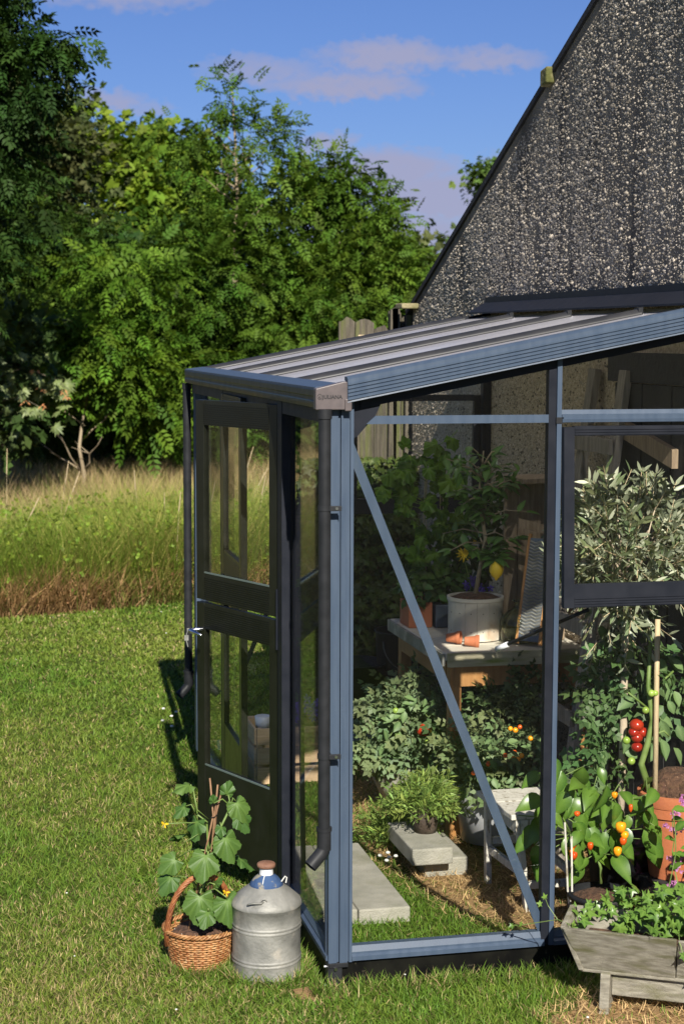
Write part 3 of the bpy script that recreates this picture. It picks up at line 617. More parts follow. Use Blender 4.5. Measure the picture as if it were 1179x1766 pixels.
tree('maple_tree', 'bright green sunlit tree filling the skyline behind, left of the tallest ash', 'tree', (2.9, 33, 0), (2.9, 33, 5.6), 1.6, .18,
     [((2.5, 33, 6.1), (.8, .8, .7), 5), ((1.3, 33, 6.2), (.8, .8, .75), 5), ((3.6, 33, 5.9), (.9, .8, .65), 5), ((2.4, 33, 4.9), (2.4, 1.4, 1.2), 22), ((4.3, 33, 4.9), (1.2, 1, .9), 8), ((2.6, 33, 3.3), (2.6, 1.4, 1.2), 14)], 560, 12, .26, (.125, .20, .02), tmpl=SPR2, sig=.3, shell=.5, seed=9)
tree('willow_tree', 'grey green willow with a dull crown at the far left', 'tree', (-.2, 27, 0), (-.2, 27, 5.6), 1.5, .2,
     [((-.4, 27, 6.3), (1.0, .9, .9), 8), ((.35, 27, 5.2), (1.25, 1, 1.2), 12), ((-.6, 27, 4.3), (1.6, 1.2, 1.4), 14), ((.6, 27, 3.2), (1.3, 1.2, 1.2), 12)], 520, 12, .20, (.065, .085, .030), tmpl=SPR, sig=.28, shell=.45, cvar=.4, seed=10)
tree('near_ash', 'dark ash with branches hanging into the top left corner', 'tree', (-1.6, 12.5, 0), (-1.5, 12.6, 5.4), 1.0, .14,
     [((-.75, 12.8, 5.55), (.55, .5, .35), 7), ((-.55, 12.8, 4.7), (.62, .5, .55), 10), ((-.25, 12.8, 5.0), (.32, .3, .14), 3), ((-1.0, 12.8, 3.8), (.9, .6, .8), 14), ((-1.6, 12.6, 5.0), (1.0, .8, 1.0), 10), ((-1.15, 12.8, 2.9), (.62, .5, .8), 9)], 290, 10, .24, (.022, .052, .010), sig=.14, shell=.25, droop=.5, seed=11, mat=F_tree)
# lower growth
tree('ash_sapling', 'ash sapling with a pale forked stem standing in the meadow', 'tree', (.5, 17, 0), (.62, 17, 2.4), .7, .03,
     [((.75, 17, 2.1), (.75, .6, .55), 9), ((1.15, 17, 1.6), (.7, .5, .4), 8), ((.3, 17, 1.7), (.6, .5, .5), 6), ((1.5, 17.2, 1.1), (.5, .4, .3), 4), ((.95, 17.1, 2.8), (.8, .6, .5), 8)], 190, 9, .28, (.072, .145, .014), sig=.18, shell=.2, nl=6, seed=12)
tree('ash_bush', 'leafy ash bush filling the gap under the tallest ash', 'bush', (2.2, 19.5, 0), (2.2, 19.5, 2.6), .8, .05,
     [((2.0, 19.3, 2.9), (.9, .7, .8), 9), ((1.5, 19.3, 2.1), (.8, .6, .7), 8), ((2.5, 19.2, 1.6), (1.1, .7, .7), 9), ((2.3, 19.4, .8), (1.4, .7, .55), 8)], 420, 10, .26, (.044, .094, .010), sig=.2, shell=.3, seed=13)
tree('ash_bush', 'feathery bush at the left edge, growing above the tan grass', 'bush', (-.5, 19, 0), (-.4, 19, 3.0), .8, .05,
     [((-.2, 19, 3.4), (.9, .7, .7), 8), ((.4, 19.2, 2.9), (.9, .7, .8), 8), ((-.6, 19, 2.0), (.9, .7, .8), 9), ((.3, 19.2, 1.3), (1.1, .7, .7), 9)], 380, 10, .24, (.038, .075, .010), sig=.2, shell=.3, seed=14)
tree('elder_bush', 'dense dark hedge shrub behind the sapling', 'bush', (1.2, 22.5, 0), (1.2, 22.5, 3), 1, .06,
     [((.6, 22.5, 2.7), (1.4, .8, .8), 9), ((1.7, 22.5, 2.8), (1.1, .8, .8), 9), ((1.2, 22.5, 2.2), (1.9, .8, 1.1), 14), ((1.0, 22.2, .9), (2.4, .7, .7), 12)], 520, 12, .20, (.022, .054, .010), tmpl=SPR, sig=.25, shell=.4, seed=15)
tree('elder_bush', 'dense dark shrub low behind the greenhouse roof', 'bush', (4.4, 22.5, 0), (4.4, 22.5, 2.4), 1, .06,
     [((3.4, 22.5, 3.0), (1.3, .8, .9), 9), ((4.6, 22.5, 2.2), (1.5, .8, 1.0), 10), ((6.0, 22.5, 1.5), (1.3, .8, .9), 8), ((4.2, 22.2, .9), (2.2, .7, .7), 12)], 420, 12, .20, (.032, .075, .012), tmpl=SPR, sig=.25, shell=.4, seed=16)
# far wood, one mass
tw = thing('distant_wood', 'far belt of woodland closing the view behind all the trees', 'woodland', (3, 44, 0))
crown(tw, [((x_, 46 + (i % 3), 2.2), (3.4, 1.2, 2.6), 1) for i, x_ in enumerate(range(-14, 34, 3))], 1300, 9, .42, (.05, .08, .022), tmpl=SPR, sig=.5, shell=.5, name='crown')
for c_ in tw.children: c_['kind'] = 'stuff'
tw['kind'] = 'stuff'
# sycamore at the left edge with big single leaves and winged seeds
SYCO = outline_star([-135, -95, -70, -45, -22, 0, 22, 45, 70, 95, 135], .74, lens=[.42, .62, .5, .85, .72, 1.0, .72, .85, .5, .62, .42])
syl = lmesh('leaf', lobed(SYCO, lambda X, Y, i, r_: -.18 * r_ * r_ + .05 * math.sin(i * 1.9) * r_), F_syc, .13)
sy = thing('sycamore_branch_tree', 'sycamore at the left edge with pale lobed leaves and orange winged seeds', 'tree', (-.9, 15, 0))
limb_tree(sy, (-.9, 15, 0), (-.8, 15, 2.4), .6, .05, 6, barkd, 21)
crown(sy, [((-.55, 15, 1.9), (.5, .4, .5), 6), ((-.6, 15, 1.2), (.5, .4, .4), 5)], 60, 9, .16, (.045, .08, .02), tmpl=SPR2, sig=.15)
b = MB(); b.tube([(-.8, 15, 1.55), (-.3, 14.8, 1.75), (.05, 14.7, 1.62), (.2, 14.65, 1.5)], [.012, .008, .005, .003], 5); b.tube([(-.8, 15, 1.3), (-.35, 14.8, 1.42), (-.12, 14.7, 1.3)], [.01, .007, .003], 5)
b.part('branch', barkd, sy)
for i in range(46):
    q = random.random(); px = -.55 + .78 * q + random.gauss(0, .06); pz = 1.58 + random.gauss(0, .19) - .1 * q; py = 14.72 + random.gauss(0, .08)
    put_leaf(syl, sy, (px, py, pz), (random.gauss(0, .6), -.4, random.gauss(-.5, .5)), (random.gauss(0, .35), -.8, .6), random.uniform(.7, 1.25))
b = MB()
for (px, pz) in ((-.10, 1.50), (-.07, 1.33), (.16, 1.42), (.12, 1.48), (-.30, 1.36), (-.18, 1.72)):
    for k in range(5):
        c = Vector((px + random.gauss(0, .02), 14.6, pz + random.gauss(0, .015))); dr = Vector((random.choice((-1, 1)) * .04, 0, -.025 - random.random() * .02)); b.add([c, c + dr * .6 + Vector((0, 0, .012)), c + dr, c + dr * .5 - Vector((0, 0, .008))], [(0, 1, 2, 3)])
tag(b.part('winged_seeds', samara, sy), kind='stuff')

# =================================================================== HOUSE
WX = 1.47
hs = thing('rendered_house', 'old house end wall of dark rough render rising to a sloping roof edge', 'house', (WX, 1, 0))
SL = .420; YE, ZE = 4.44, 2.28
RY = -1.2; RZ = ZE + SL * (YE - RY); YN = RY - (YE - RY)
b = MB(); prof = [(YE, -.01), (YE, ZE), (RY, RZ), (YN, ZE), (YN, -.01)]
b.extr(prof, (WX, 0, 0), (0, 1, 0), (0, 0, 1), (6, 0, 0)); b.part('wall', renderm, hs)
b = MB(); n0 = Vector((0, SL, 1)).normalized() * .045
for (ya, za, yb, zb) in ((YE + .12, ZE - .12 * SL, RY, RZ), (RY, RZ, YN - .12, ZE - .12 * SL)):
    nn = Vector((0, (SL if ya > RY else -SL), 1)).normalized()
    b.obox(Vector((WX - .012, ya, za)) + nn * .003, Vector((6.2, 0, 0)), Vector((0, yb - ya, zb - za)), nn * .028)
b.part('roof', slate, hs)
b = MB(); b.obox((WX - .04, 2.09, 3.225), (.06, 0, 0), (0, .085, -.01), (0, .0, .072)); b.part('corbel_stone', lichen, hs, bevel=.008)
b = MB(); b.obox((WX - .10, 4.32, 2.27), (.12, 0, 0), (0, .15, 0), (0, 0, .03)); b.part('corbel_stone', lichen, hs, bevel=.006)
# grains standing out of the render
n_ = 125000
gy = RNG.uniform(.1, YE - .01, n_); gz = RNG.uniform(2.1, 4.0, n_)
streak = pnoise(gy * 1.0, gz * .12, 34, 5) + .8 * pnoise(gy, gz * .3, 9, 6)
ok = (gz < ZE + SL * (YE - gy) - .05) & (RNG.uniform(-1.2, 1.5, n_) < streak + .75)
gy, gz = gy[ok], gz[ok]; n_ = len(gy)
oct_v = [(1, 0, 0), (0, 1, 0), (-1, 0, 0), (0, -1, 0), (.1, .05, 1)]; oct_f = [(0, 1, 4), (1, 2, 4), (2, 3, 4), (3, 0, 4)]
ra = RNG.uniform(0, 2 * PI, n_); nx = np.tile([[-1., 0, 0]], (n_, 1)); tdir = np.stack([np.zeros(n_), np.cos(ra), np.sin(ra)], -1); M = np.stack([tdir, np.cross(nx, tdir), nx], -1)
M = M[:, :, :]; sz = RNG.gamma(3, .00092, n_) + .0011; S = np.stack([sz, sz * RNG.uniform(.8, 1.5, n_), sz * RNG.uniform(.8, 1.5, n_)], -1)
C = np.array([.60, .52, .41]) * RNG.uniform(.35, 1.2, (n_, 1)) * (1 + .22 * pnoise(gy, gz, 3.5, 21))[:, None]
tag(scatter('render_grains', oct_v, oct_f, M, np.stack([np.full(n_, WX - .0005), gy, gz], -1), S, C, F_peb, hs), kind='stuff')
n_ = 22000; gy = RNG.uniform(1.25, YE, n_); gz = RNG.uniform(.3, 2.15, n_); nx = np.tile([[-1., 0, 0]], (n_, 1)); ra = RNG.uniform(0, 2 * PI, n_); tdir = np.stack([np.zeros(n_), np.cos(ra), np.sin(ra)], -1); M = np.stack([tdir, np.cross(nx, tdir), nx], -1)
sz = RNG.gamma(4, .0008, n_) + .0012; C = np.array([.42, .36, .28]) * RNG.uniform(.2, 1.7, (n_, 1))
tag(scatter('render_grains', oct_v, oct_f, M, np.stack([np.full(n_, WX - .0005), gy, gz], -1), np.stack([sz, sz, sz], -1), C, F_peb, hs), kind='stuff')
# plank door in the wall inside the greenhouse
dr = thing('plank_door', 'nearly black plank door in the house wall, behind the olive tree', 'door', (WX - .02, .75, 0))
for i in range(7):
    y0 = .27 + i * .142; MB().box((WX - .022 - (i % 2) * .003, y0, .02), (WX - .002, y0 + .137, 1.93)).part('plank', darkdoor, dr, bevel=.002)
MB().obox((WX - .05, .62, 1.63), (.025, 0, 0), (0, .58, .10), (0, 0, .07)).part('ledge', oldwood, dr)
MB().box((WX - .03, .2, 1.935), (WX - .001, 1.32, 2.05)).part('lintel', slate, dr)

# fence beyond the greenhouse
fn = thing('plank_fence', 'mossy weathered plank fence joining the far corner of the house', 'fence', (1.25, 4.62, 0))
xx = 1.07; i = 0
while xx < 1.47:
    w_ = random.uniform(.075, .11); top = 2.185 + random.uniform(-.03, .03) + (.06 if xx > 1.33 else 0) - .10 * max(0, (xx - 1.15)) * (1 if xx < 1.33 else 0)
    b = MB(); k = 4; pts = [(0, 0)] + [(w_, 0)] + [(w_ * (1 - j / k), top - .02 + .025 * math.sin(PI * j / k) + random.uniform(-.008, .008)) for j in range(k + 1)]
    b.extr(pts, (xx, 4.60 + random.uniform(0, .012), .0), (1, 0, 0), (0, 0, 1), (0, .02, 0)); b.part('plank', fencewood, fn); xx += w_ + .004; i += 1
MB().box((.97, 4.625, 1.7), (1.46, 4.66, 1.78)).part('rail', fencewood, fn)
MB().box((.97, 4.625, .6), (1.46, 4.66, .68)).part('rail', fencewood, fn)
MB().obox((1.13, 4.585, 1.62), (.045, 0, 0), (0, .012, 0), (.05, 0, .50)).part('batten', palewood, fn)
MB().extr([(0, 0), (.06, 0), (.05, .2), (.03, .3), (.012, .2)], (1.12, 4.56, 1.2), (1, 0, 0), (0, 0, 1), (0, .02, 0)).part('stake', palewood, fn)
# green posts at the end of the fence by the house
for (xa, za, tl) in ((1.345, 2.285, .02), (1.405, 2.29, -.03), (1.45, 2.29, .01)):
    MB().extr([(0, 0), (.045, 0), (.045 + tl, za), (tl, za - .02)], (xa, 4.55, 0), (1, 0, 0), (0, 0, 1), (0, .03, 0)).part('post', fencewood, fn)
# ivy bank under the fence
iv = thing('ivy_bank', 'dark ivy and moss covered bank below the plank fence', 'ivy', (1.2, 4.35, 0))
IVO = outline_star([-130, -62, 0, 62, 130], .60, lens=[.62, .85, 1.15, .85, .62])
IVT = lobed(IVO, lambda X, Y, i, r_: -.1 * r_ * r_, rings=(1.0,))
n_ = 5200; xx = RNG.uniform(.78, 1.46, n_); zz = RNG.uniform(0, 1.42, n_); yy = 4.17 + .12 * zz + RNG.normal(0, .04, n_)
D = np.array([0, -.35, -.7]) + RNG.normal(size=(n_, 3)) * .45; up = np.array([0, -1, .5]) + RNG.normal(size=(n_, 3)) * .35
C = cols(n_, (.055, .085, .016), .45); tag(scatter('leaves', IVT[0], IVT[1], frames(D, up), np.stack([xx, yy, zz], -1), RNG.uniform(.022, .05, n_), C, F_garden, iv), kind='stuff')
b = MB(); b.extr([(.0, 0), (.5, 0), (.5, 1.1), (.25, 1.35), (.12, 1.0)], (.82, 4.2, 0), (0, 1, 0), (0, 0, 1), (.64, 0, 0)); b.part('bank', soilm, iv)

# =================================================================== GREENHOUSE
L = 2.98; HB = .0976; ZB = 1.888
gh = thing('lean_to_greenhouse', 'blue grey aluminium lean-to greenhouse with glass sides and open dutch door against the house wall', 'greenhouse', (0, 0, 0))
def rz(x): return 1.955 + .195 * x                       # roof surface height
# base
MB().box((.012, .012, -.02), (WX - .002, .030, HB - .002)).part('base_panel', basem, gh)
MB().box((.012, .032, -.02), (.030, L, HB - .002)).part('base_panel', basem, gh)
MB().box((.032, L - .03, -.02), (WX - .002, L - .012, HB - .002)).part('base_panel', basem, gh)
b = MB().box((-.002, -.002, -.02), (.045, .010, HB - .006)); b.box((-.002, .0105, -.02), (.010, .045, HB - .006)); br = b.part('base_bracket', blackp, gh, bevel=.002)
for (px, py, pz, ax) in ((.022, -.004, .075, 0), (.022, -.004, .012, 0), (-.004, .026, .075, 1), (-.004, .026, .012, 1)):
    b = MB()
    if ax == 0: b.tube([(px, py + .003, pz), (px, py - .006, pz)], .006, 8)
    else: b.tube([(px + .003, py, pz), (px - .006, py, pz)], .006, 8)
    b.part('bolt', steel, br)
# sills: stepped profile (across, up)
SP = [(-.006, 0), (-.006, .014), (.004, .020), (.004, .026), (.014, .044), (.04, .044), (.04, 0)]
b = MB().extr(SP, (.0775, 0, HB), (0, 1, 0), (0, 0, 1), (.655, 0, 0)); b.part('sill', blue, gh)
b = MB().extr(SP, (.7645, 0, HB), (0, 1, 0), (0, 0, 1), (WX - .767, 0, 0)); b.part('sill', blue, gh)
b = MB().extr(SP, (0, .012, HB), (1, 0, 0), (0, 0, 1), (0, L - .03, 0)); b.part('sill', blue, gh)
b = MB().extr([(-x, z) for x, z in SP], (.03, L, HB), (0, 1, 0), (0, 0, 1), (WX - .033, 0, 0)); b.part('sill', blue, gh)
# near corner post with flutes (seen as strip, groove, ribbed face, groove, lip)
def corner_post(x0, y0, sy, z0, z1, mat=blue):
    b = MB()
    b.box((x0 - .0005, y0 - .002 * sy if sy > 0 else y0, z0), (x0 + .027, y0 + .03, z1 - .01))
    b.box((x0 + .0272, y0 + .008, z0), (x0 + .0358, y0 + .03, z1))
    x = x0 + .036
    for i in range(6): b.box((x + i * .0043, y0 - .004, z0), (x + i * .0043 + .0037, y0 + .0285, z1)); 
    b.box((x, y0 - .0028, z0), (x + .0258, y0 + .0287, z1))
    b.box((x0 + .0620, y0 + .006, z0), (x0 + .0665, y0 + .03, z1))
    b.box((x0 + .0668, y0 - .003, z0), (x0 + .0770, y0 + .028, z1))
    b.box((x0 - .002, y0 + .0305, z0), (x0 + .030, y0 + .055, z1))
    return b.part('post', mat, gh)
corner_post(0, 0, 1, HB - .004, 1.93)
MB().box((.0015, -.006, HB - .019), (.064, .02, HB - .0045)).part('post_foot', blackp, gh, bevel=.001)
# far corner post; jambs, darkened in colour to stand for shade
MB().box((-.012, L - .05, HB), (.05, L + .01, 1.90)).part('post', blue, gh, bevel=.003)
def jamb(y0, y1):
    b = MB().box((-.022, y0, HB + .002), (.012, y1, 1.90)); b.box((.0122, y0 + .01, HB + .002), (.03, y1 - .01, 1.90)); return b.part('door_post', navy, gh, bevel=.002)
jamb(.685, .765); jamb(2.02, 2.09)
# gable mullion at the end of the first bay
def mullion(x, y, zt, sgn=1):
    b = MB().box((x - .004, y - .004 * sgn if sgn > 0 else y - .03, HB + .001), (x + .012, y + .03, zt))
    b.part('mullion', blue, gh)
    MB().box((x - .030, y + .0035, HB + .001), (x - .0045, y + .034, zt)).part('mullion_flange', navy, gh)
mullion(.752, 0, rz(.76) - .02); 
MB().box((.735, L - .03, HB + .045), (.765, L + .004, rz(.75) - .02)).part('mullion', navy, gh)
MB().box((1.425, L - .04, HB), (WX - .003, L + .004, rz(1.44) - .02)).part('post', navy, gh)
MB().box((1.43, 0.003, HB + .045), (WX - .003, .034, rz(1.44) - .02)).part('post', navy, gh)
MB().box((.745, -.006, 1.832), (.770, -.001, 1.852)).part('bolt_plate', blackp, gh)
# horizontal bars
b = MB().add([(.118, .0, 1.835), (.721, .0, 1.835), (.721, .0, 1.861), (.148, .0, 1.861), (.118, .006, 1.835), (.721, .006, 1.835), (.721, .006, 1.861), (.148, .006, 1.861)],
             [(0, 1, 2, 3), (7, 6, 5, 4), (0, 4, 5, 1), (1, 5, 6, 2), (2, 6, 7, 3), (3, 7, 4, 0)]); b.part('crossbar', blue, gh)
b = MB().extr([(.012, .0), (-.008, .0), (-.010, .010), (-.006, .0115), (-.006, .024), (.004, .026), (.010, .040), (.012, .040)], (.765, 0, 1.836), (0, 1, 0), (0, 0, 1), (WX - .77, 0, 0)); b.part('crossbar', blue, gh)
# diagonal brace behind the glass
MB().beam((.066, .022, 1.775), (.735, .022, .135), .030, .003, up=(0, 1, 0)).part('brace', blue, gh)
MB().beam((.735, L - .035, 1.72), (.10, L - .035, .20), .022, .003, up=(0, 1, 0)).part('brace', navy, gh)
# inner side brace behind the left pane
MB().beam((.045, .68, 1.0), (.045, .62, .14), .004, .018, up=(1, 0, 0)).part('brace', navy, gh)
# gusset plate
b = MB().add([(.078, .012, 1.89), (.078, .012, 1.79), (.105, .012, 1.815), (.17, .012, 1.90), (.17, .012, 1.93), (.078, .012, 1.93)], [(0, 1, 2, 3, 4, 5)])
b = MB().extr([(.077, 1.945), (.077, 1.79), (.090, 1.795), (.150, 1.862), (.172, 1.91), (.172, 1.96)], (0, .010, 0), (1, 0, 0), (0, 0, 1), (0, .004, 0)); b.part('gusset', navy, gh)
# glass panes
def pane(pts, nrm, th=.003, name='glass_pane', parent=gh):
    b = MB(); P = [Vector(p) for p in pts]; nv = Vector(nrm) * th; k = len(P)
    b.add(P + [p + nv for p in P], [tuple(range(k)), tuple(reversed(range(k, 2 * k)))] + [(i, i + k, (i + 1) % k + k, (i + 1) % k) for i in range(k)]); return b.part(name, glass, parent)
G0y = .012
pane([(.078, G0y, HB + .045), (.722, G0y, HB + .045), (.722, G0y, rz(.722) - .06), (.078, G0y, rz(.078) - .06)], (0, 1, 0))
pane([(.766, G0y, HB + .045), (1.428, G0y, HB + .045), (1.428, G0y, 1.225), (.766, G0y, 1.225)], (0, 1, 0))
pane([(.766, G0y, 1.872), (1.428, G0y, 1.872), (1.428, G0y, rz(1.428) - .06), (.766, G0y, rz(.766) - .06)], (0, 1, 0))
pane([(.032, L - .012, HB + .045), (.733, L - .012, HB + .045), (.733, L - .012, rz(.733) - .06), (.032, L - .012, rz(.03) - .06)], (0, 1, 0))
pane([(.767, L - .012, HB + .045), (1.423, L - .012, HB + .045), (1.423, L - .012, 1.225), (.767, L - .012, 1.225)], (0, 1, 0))
pane([(.012, .058, HB + .045), (.012, .683, HB + .045), (.012, .683, 1.885), (.012, .058, 1.885)], (1, 0, 0))
pane([(.012, 2.092, HB + .045), (.012, L - .055, HB + .045), (.012, L - .055, 1.885), (.012, 2.092, 1.885)], (1, 0, 0))

# opening window in the second bay: frame tilted outward at the bottom
def window(y, flip, tilt, mat=navy):
    w = thing_part('window', gh)
    x0, x1, zt, zb = .764, 1.428, 1.824, 1.236
    def P(x, d, z):        # hinge at the top; d = depth outward
        s_ = (zt - z); return (x, y - flip * (d + s_ * math.sin(tilt)), zt - s_ * math.cos(tilt))
    def bar(xa, xb, za, zb_, d0, d1, nm, m_=mat, ribs=0, at=None):
        b = MB(); vs = [P(x, d, z) for z in (za, zb_) for (x, d) in ((xa, d0), (xb, d0), (xb, d1), (xa, d1))]
        b.add(vs, [(0, 1, 2, 3), (7, 6, 5, 4), (0, 4, 5, 1), (1, 5, 6, 2), (2, 6, 7, 3), (3, 7, 4, 0)]); 
        for i in range(ribs):
            zc = at + i * .0085; vs = [P(x, d, z) for z in (zc, zc + .005) for (x, d) in ((xa + .001, d1 - .001), (xb - .001, d1 - .001), (xb - .001, d1 + .003), (xa + .001, d1 + .003))]
            b.add(vs, [(0, 1, 2, 3), (7, 6, 5, 4), (0, 4, 5, 1), (1, 5, 6, 2), (2, 6, 7, 3), (3, 7, 4, 0)])
        return b.part(nm, m_, w)
    bar(x0, x0 + .035, zb, zt - .003, .0, .026, 'stile'); bar(x1 - .035, x1, zb, zt - .003, .0, .026, 'stile')
    bar(x0 + .0352, x1 - .0352, zt - .031, zt, .0, .024, 'rail', ribs=3, at=zt - .028); bar(x0 + .0352, x1 - .0352, zb, zb + .076, .0, .022, 'rail', ribs=4, at=zb + .003)
    vs = [P(x, .010, z) for (x, z) in ((x0 + .03, zb + .07), (x1 - .03, zb + .07), (x1 - .03, zt - .025), (x0 + .03, zt - .025))]
    pane(vs, (0, .002 * 500 * .002 * 1000 / 2, 0), .003, 'pane', w)
    return w
def thing_part(name, parent, loc=(0, 0, 0)):
    o = bpy.data.objects.new(name, None); o.empty_display_size = .05; col.objects.link(o); o.parent = parent; o.location = loc; return o
w1 = window(-.002, 1, R(2.5)); window(L + .006, -1, R(1))
b = MB().tube([(.86, -.02, 1.225), (.655, .24, 1.065)], .0065, 8); b.part('stay_arm', blackp, w1, smooth=True)
b = MB().tube([(.668, .224, 1.075), (.640, .262, 1.052)], .0095, 10); b.part('stay_tip', enamel, w1, smooth=True)

# roof: four sheets between five bars
YB = [-.012 + i * (L + .02) / 4 for i in range(5)]
for i in range(4):
    a, c_ = YB[i] + .012, YB[i + 1] - .012
    x0, x1 = .0, 1.462
    MB().obox((x0, a, rz(x0) - .032), (x1 - x0, 0, .195 * (x1 - x0)), (0, c_ - a, 0), (0, 0, .010)).part('roof_panel', polyc, gh)
for i, yb in enumerate(YB):
    if i == 0: continue
    pr_ = [(-.026, .0), (-.026, .004), (-.023, .009), (-.017, .016), (-.009, .021), (.0, .0225), (.009, .021), (.017, .016), (.023, .009), (.026, .004), (.026, 0), (.008, -.03), (-.008, -.03)]
    b = MB().extr(pr_, (.03, yb - (.012 if i == 4 else 0), rz(.03) - .0215), (0, 1, 0), (0, 0, 1), (1.30, 0, .195 * 1.30)); b.part('roof_bar', barm, gh, smooth=True, auto=True)
    MB().obox((1.318, yb - .022 - (.012 if i == 4 else 0), rz(1.318) - .022), (.018, 0, .0035), (0, .044, 0), (0, 0, .027)).part('bar_end_cap', blackp, gh)
# near rake: ridged fascia
pr_ = [(.012, .018), (-.020, .018), (-.034, .010), (-.0345, .0)]
z = .0
for k in range(5): pr_ += [(-.0365, z - .002), (-.0365, z - .0085), (-.0325, z - .0105), (-.0325, z - .0115)]; z -= .0115
pr_ += [(-.034, -.062), (.004, -.062), (.004, .006), (.012, .006)]
b = MB().extr(pr_, (.048, -.008, rz(.048) + .002), (0, 1, 0), (0, 0, 1), (WX - .052, 0, .195 * (WX - .052))); b.part('rake_fascia', blue, gh)
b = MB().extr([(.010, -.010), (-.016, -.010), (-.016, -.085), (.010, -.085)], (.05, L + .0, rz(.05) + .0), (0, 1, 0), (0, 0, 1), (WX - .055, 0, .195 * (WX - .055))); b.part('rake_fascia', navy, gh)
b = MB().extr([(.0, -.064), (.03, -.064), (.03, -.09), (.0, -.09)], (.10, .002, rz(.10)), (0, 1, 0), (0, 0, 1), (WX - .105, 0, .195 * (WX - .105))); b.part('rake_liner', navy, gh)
# wall flashing
b = MB().extr([(0, .0), (.0, .022), (-.018, .026), (-.019, .038), (-.030, .040), (-.118, -.0085), (-.118, -.016), (-.03, -.002)], (WX - .001, .0, rz(1.45)), (1, 0, 0), (0, 0, 1), (0, L - .0, 0)); b.part('wall_flashing', navy, gh)
MB().box((WX - .022, .0, rz(1.45) + .0385), (WX - .003, L + .02, rz(1.45) + .068)).part('wall_strip', blackp, gh)
# gutter: face colour darkened for shade, blue kept on the lit top
gp = [(-.048, .0), (-.0495, .012), (-.0495, .020), (-.0465, .022), (-.0465, .034), (-.0485, .036), (-.0485, .055), (-.046, .060), (.040, .070), (.040, .062), (.03, .0)]
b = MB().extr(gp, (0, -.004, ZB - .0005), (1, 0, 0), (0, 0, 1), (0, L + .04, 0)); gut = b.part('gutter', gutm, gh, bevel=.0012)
MB().extr([(-.0480, .0575), (-.0478, .0635), (-.044, .0655), (.040, .0755), (.040, .0705), (-.044, .0610)], (0, -.004, ZB - .0005), (1, 0, 0), (0, 0, 1), (0, L + .04, 0)).part('gutter_lit_top', blue, gh)  # top of the same gutter, left in the unshaded blue
MB().box((-.02, .03, 1.84), (.012, L - .02, 1.884)).part('eave_rail', navy, gh)
# corner cap with lettering
b = MB().add([(-.052, -.034, ZB - .006), (.061, -.034, ZB - .006), (.061, -.034, ZB + .035), (.053, -.034, ZB + .076), (.046, -.034, ZB + .082), (.035, -.034, ZB + .081), (-.052, -.034, ZB + .060),
              (-.052, .004, ZB - .006), (.061, .004, ZB - .006), (.061, .004, ZB + .035), (.053, .004, ZB + .076), (.046, .004, ZB + .082), (.035, .004, ZB + .081), (-.052, .004, ZB + .060)],
             [tuple(range(7)), tuple(reversed(range(7, 14)))] + [(i, i + 7, (i + 1) % 7 + 7, (i + 1) % 7) for i in range(7)])
cap = b.part('corner_cap', capm, gh, bevel=.003)
MB().box((.040, -.041, ZB - .010), (.062, -.033, ZB + .028)).part('cap_clip', capm, cap, bevel=.003)
def lettering(txt, size, loc, mat, parent, depth=.0008):
    cu_ = bpy.data.curves.new('lettering', 'FONT'); cu_.body = txt; cu_.size = size; cu_.extrude = depth; cu_.align_x = 'LEFT'; cu_.offset = size * .02
    tmp = bpy.data.objects.new('tmp', cu_); col.objects.link(tmp); dg = bpy.context.evaluated_depsgraph_get(); me = bpy.data.meshes.new_from_object(tmp.evaluated_get(dg)); bpy.data.objects.remove(tmp)
    me.materials.clear(); me.materials.append(mat)
    M = Matrix.Translation(loc) @ Matrix.Rotation(R(90), 4, 'X'); o = add_obj('lettering', me, parent, M=M); return o
lettering('JULIANA', .0165, (-.031, -.0345, ZB + .029), letterm, cap)
b = MB()
for r0, r1 in ((.0082, .0068),):
    k = 24; vs = []
    for i in range(k): a = 2 * PI * i / k; vs += [(-.0395 + r0 * math.cos(a), -.0351, ZB + .035 + r0 * math.sin(a)), (-.0395 + r1 * math.cos(a), -.0351, ZB + .035 + r1 * math.sin(a))]
    b.add(vs, [(2 * i, 2 * ((i + 1) % k), 2 * ((i + 1) % k) + 1, 2 * i + 1) for i in range(k)])
pts = [(-.0395 + .0042 * math.cos(a) * q, -.0352, ZB + .035 + .0042 * math.sin(a) * q) for a, q in ((i * .5, .3 + i * .055) for i in range(12))]
b.tube(pts, .0008, 4); b.part('emblem', letterm, cap)
# downpipes
def pipe(x, y, zt, zb, br, r=.0195):
    p = thing_part('downpipe', gh); q = MB().tube([(x, y, zt), (x, y, zb + .04)], r, 20).part('pipe', blackp, p, smooth=True, auto=True)
    MB().tube([(x, y, zb + .075), (x, y, zb + .005)], r * 1.16, 20).part('collar', blackp, p, smooth=True, auto=True)
    b = MB().tube([(x, y, zb + .079), (x, y, zb + .067)], r * 1.30, 20); b.part('collar_ring', blackp, p, smooth=True, auto=True); MB().tube([(x, y, zt), (x, y, zt - .03)], r * 1.16, 20).part('outlet', blackp, p, smooth=True, auto=True)
    c1 = Vector((x, y, zb + .01)); c2 = c1 + Vector((-.012, -.004, -.018)); c3 = c1 + Vector((-.048, -.016, -.052))
    MB().tube([c1 + Vector((0, 0, .02)), c1, c2, c3], r * 1.12, 20, cap=False).part('elbow', blackp, p, smooth=True)
    for zc in br:
        MB().tube([(x, y, zc - .008), (x, y, zc + .008)], r * 1.12, 20).part('clip', blackp, p, smooth=True, auto=True)
        bb = MB().box((x + .012, y - r - .002, zc - .008), (x + .050, y - r + .006, zc + .008)).part('bracket', blackp, p, bevel=.001)
        MB().tube([(x + .034, y - r, zc), (x + .034, y - r - .005, zc)], .005, 8).part('screw', steel, p)
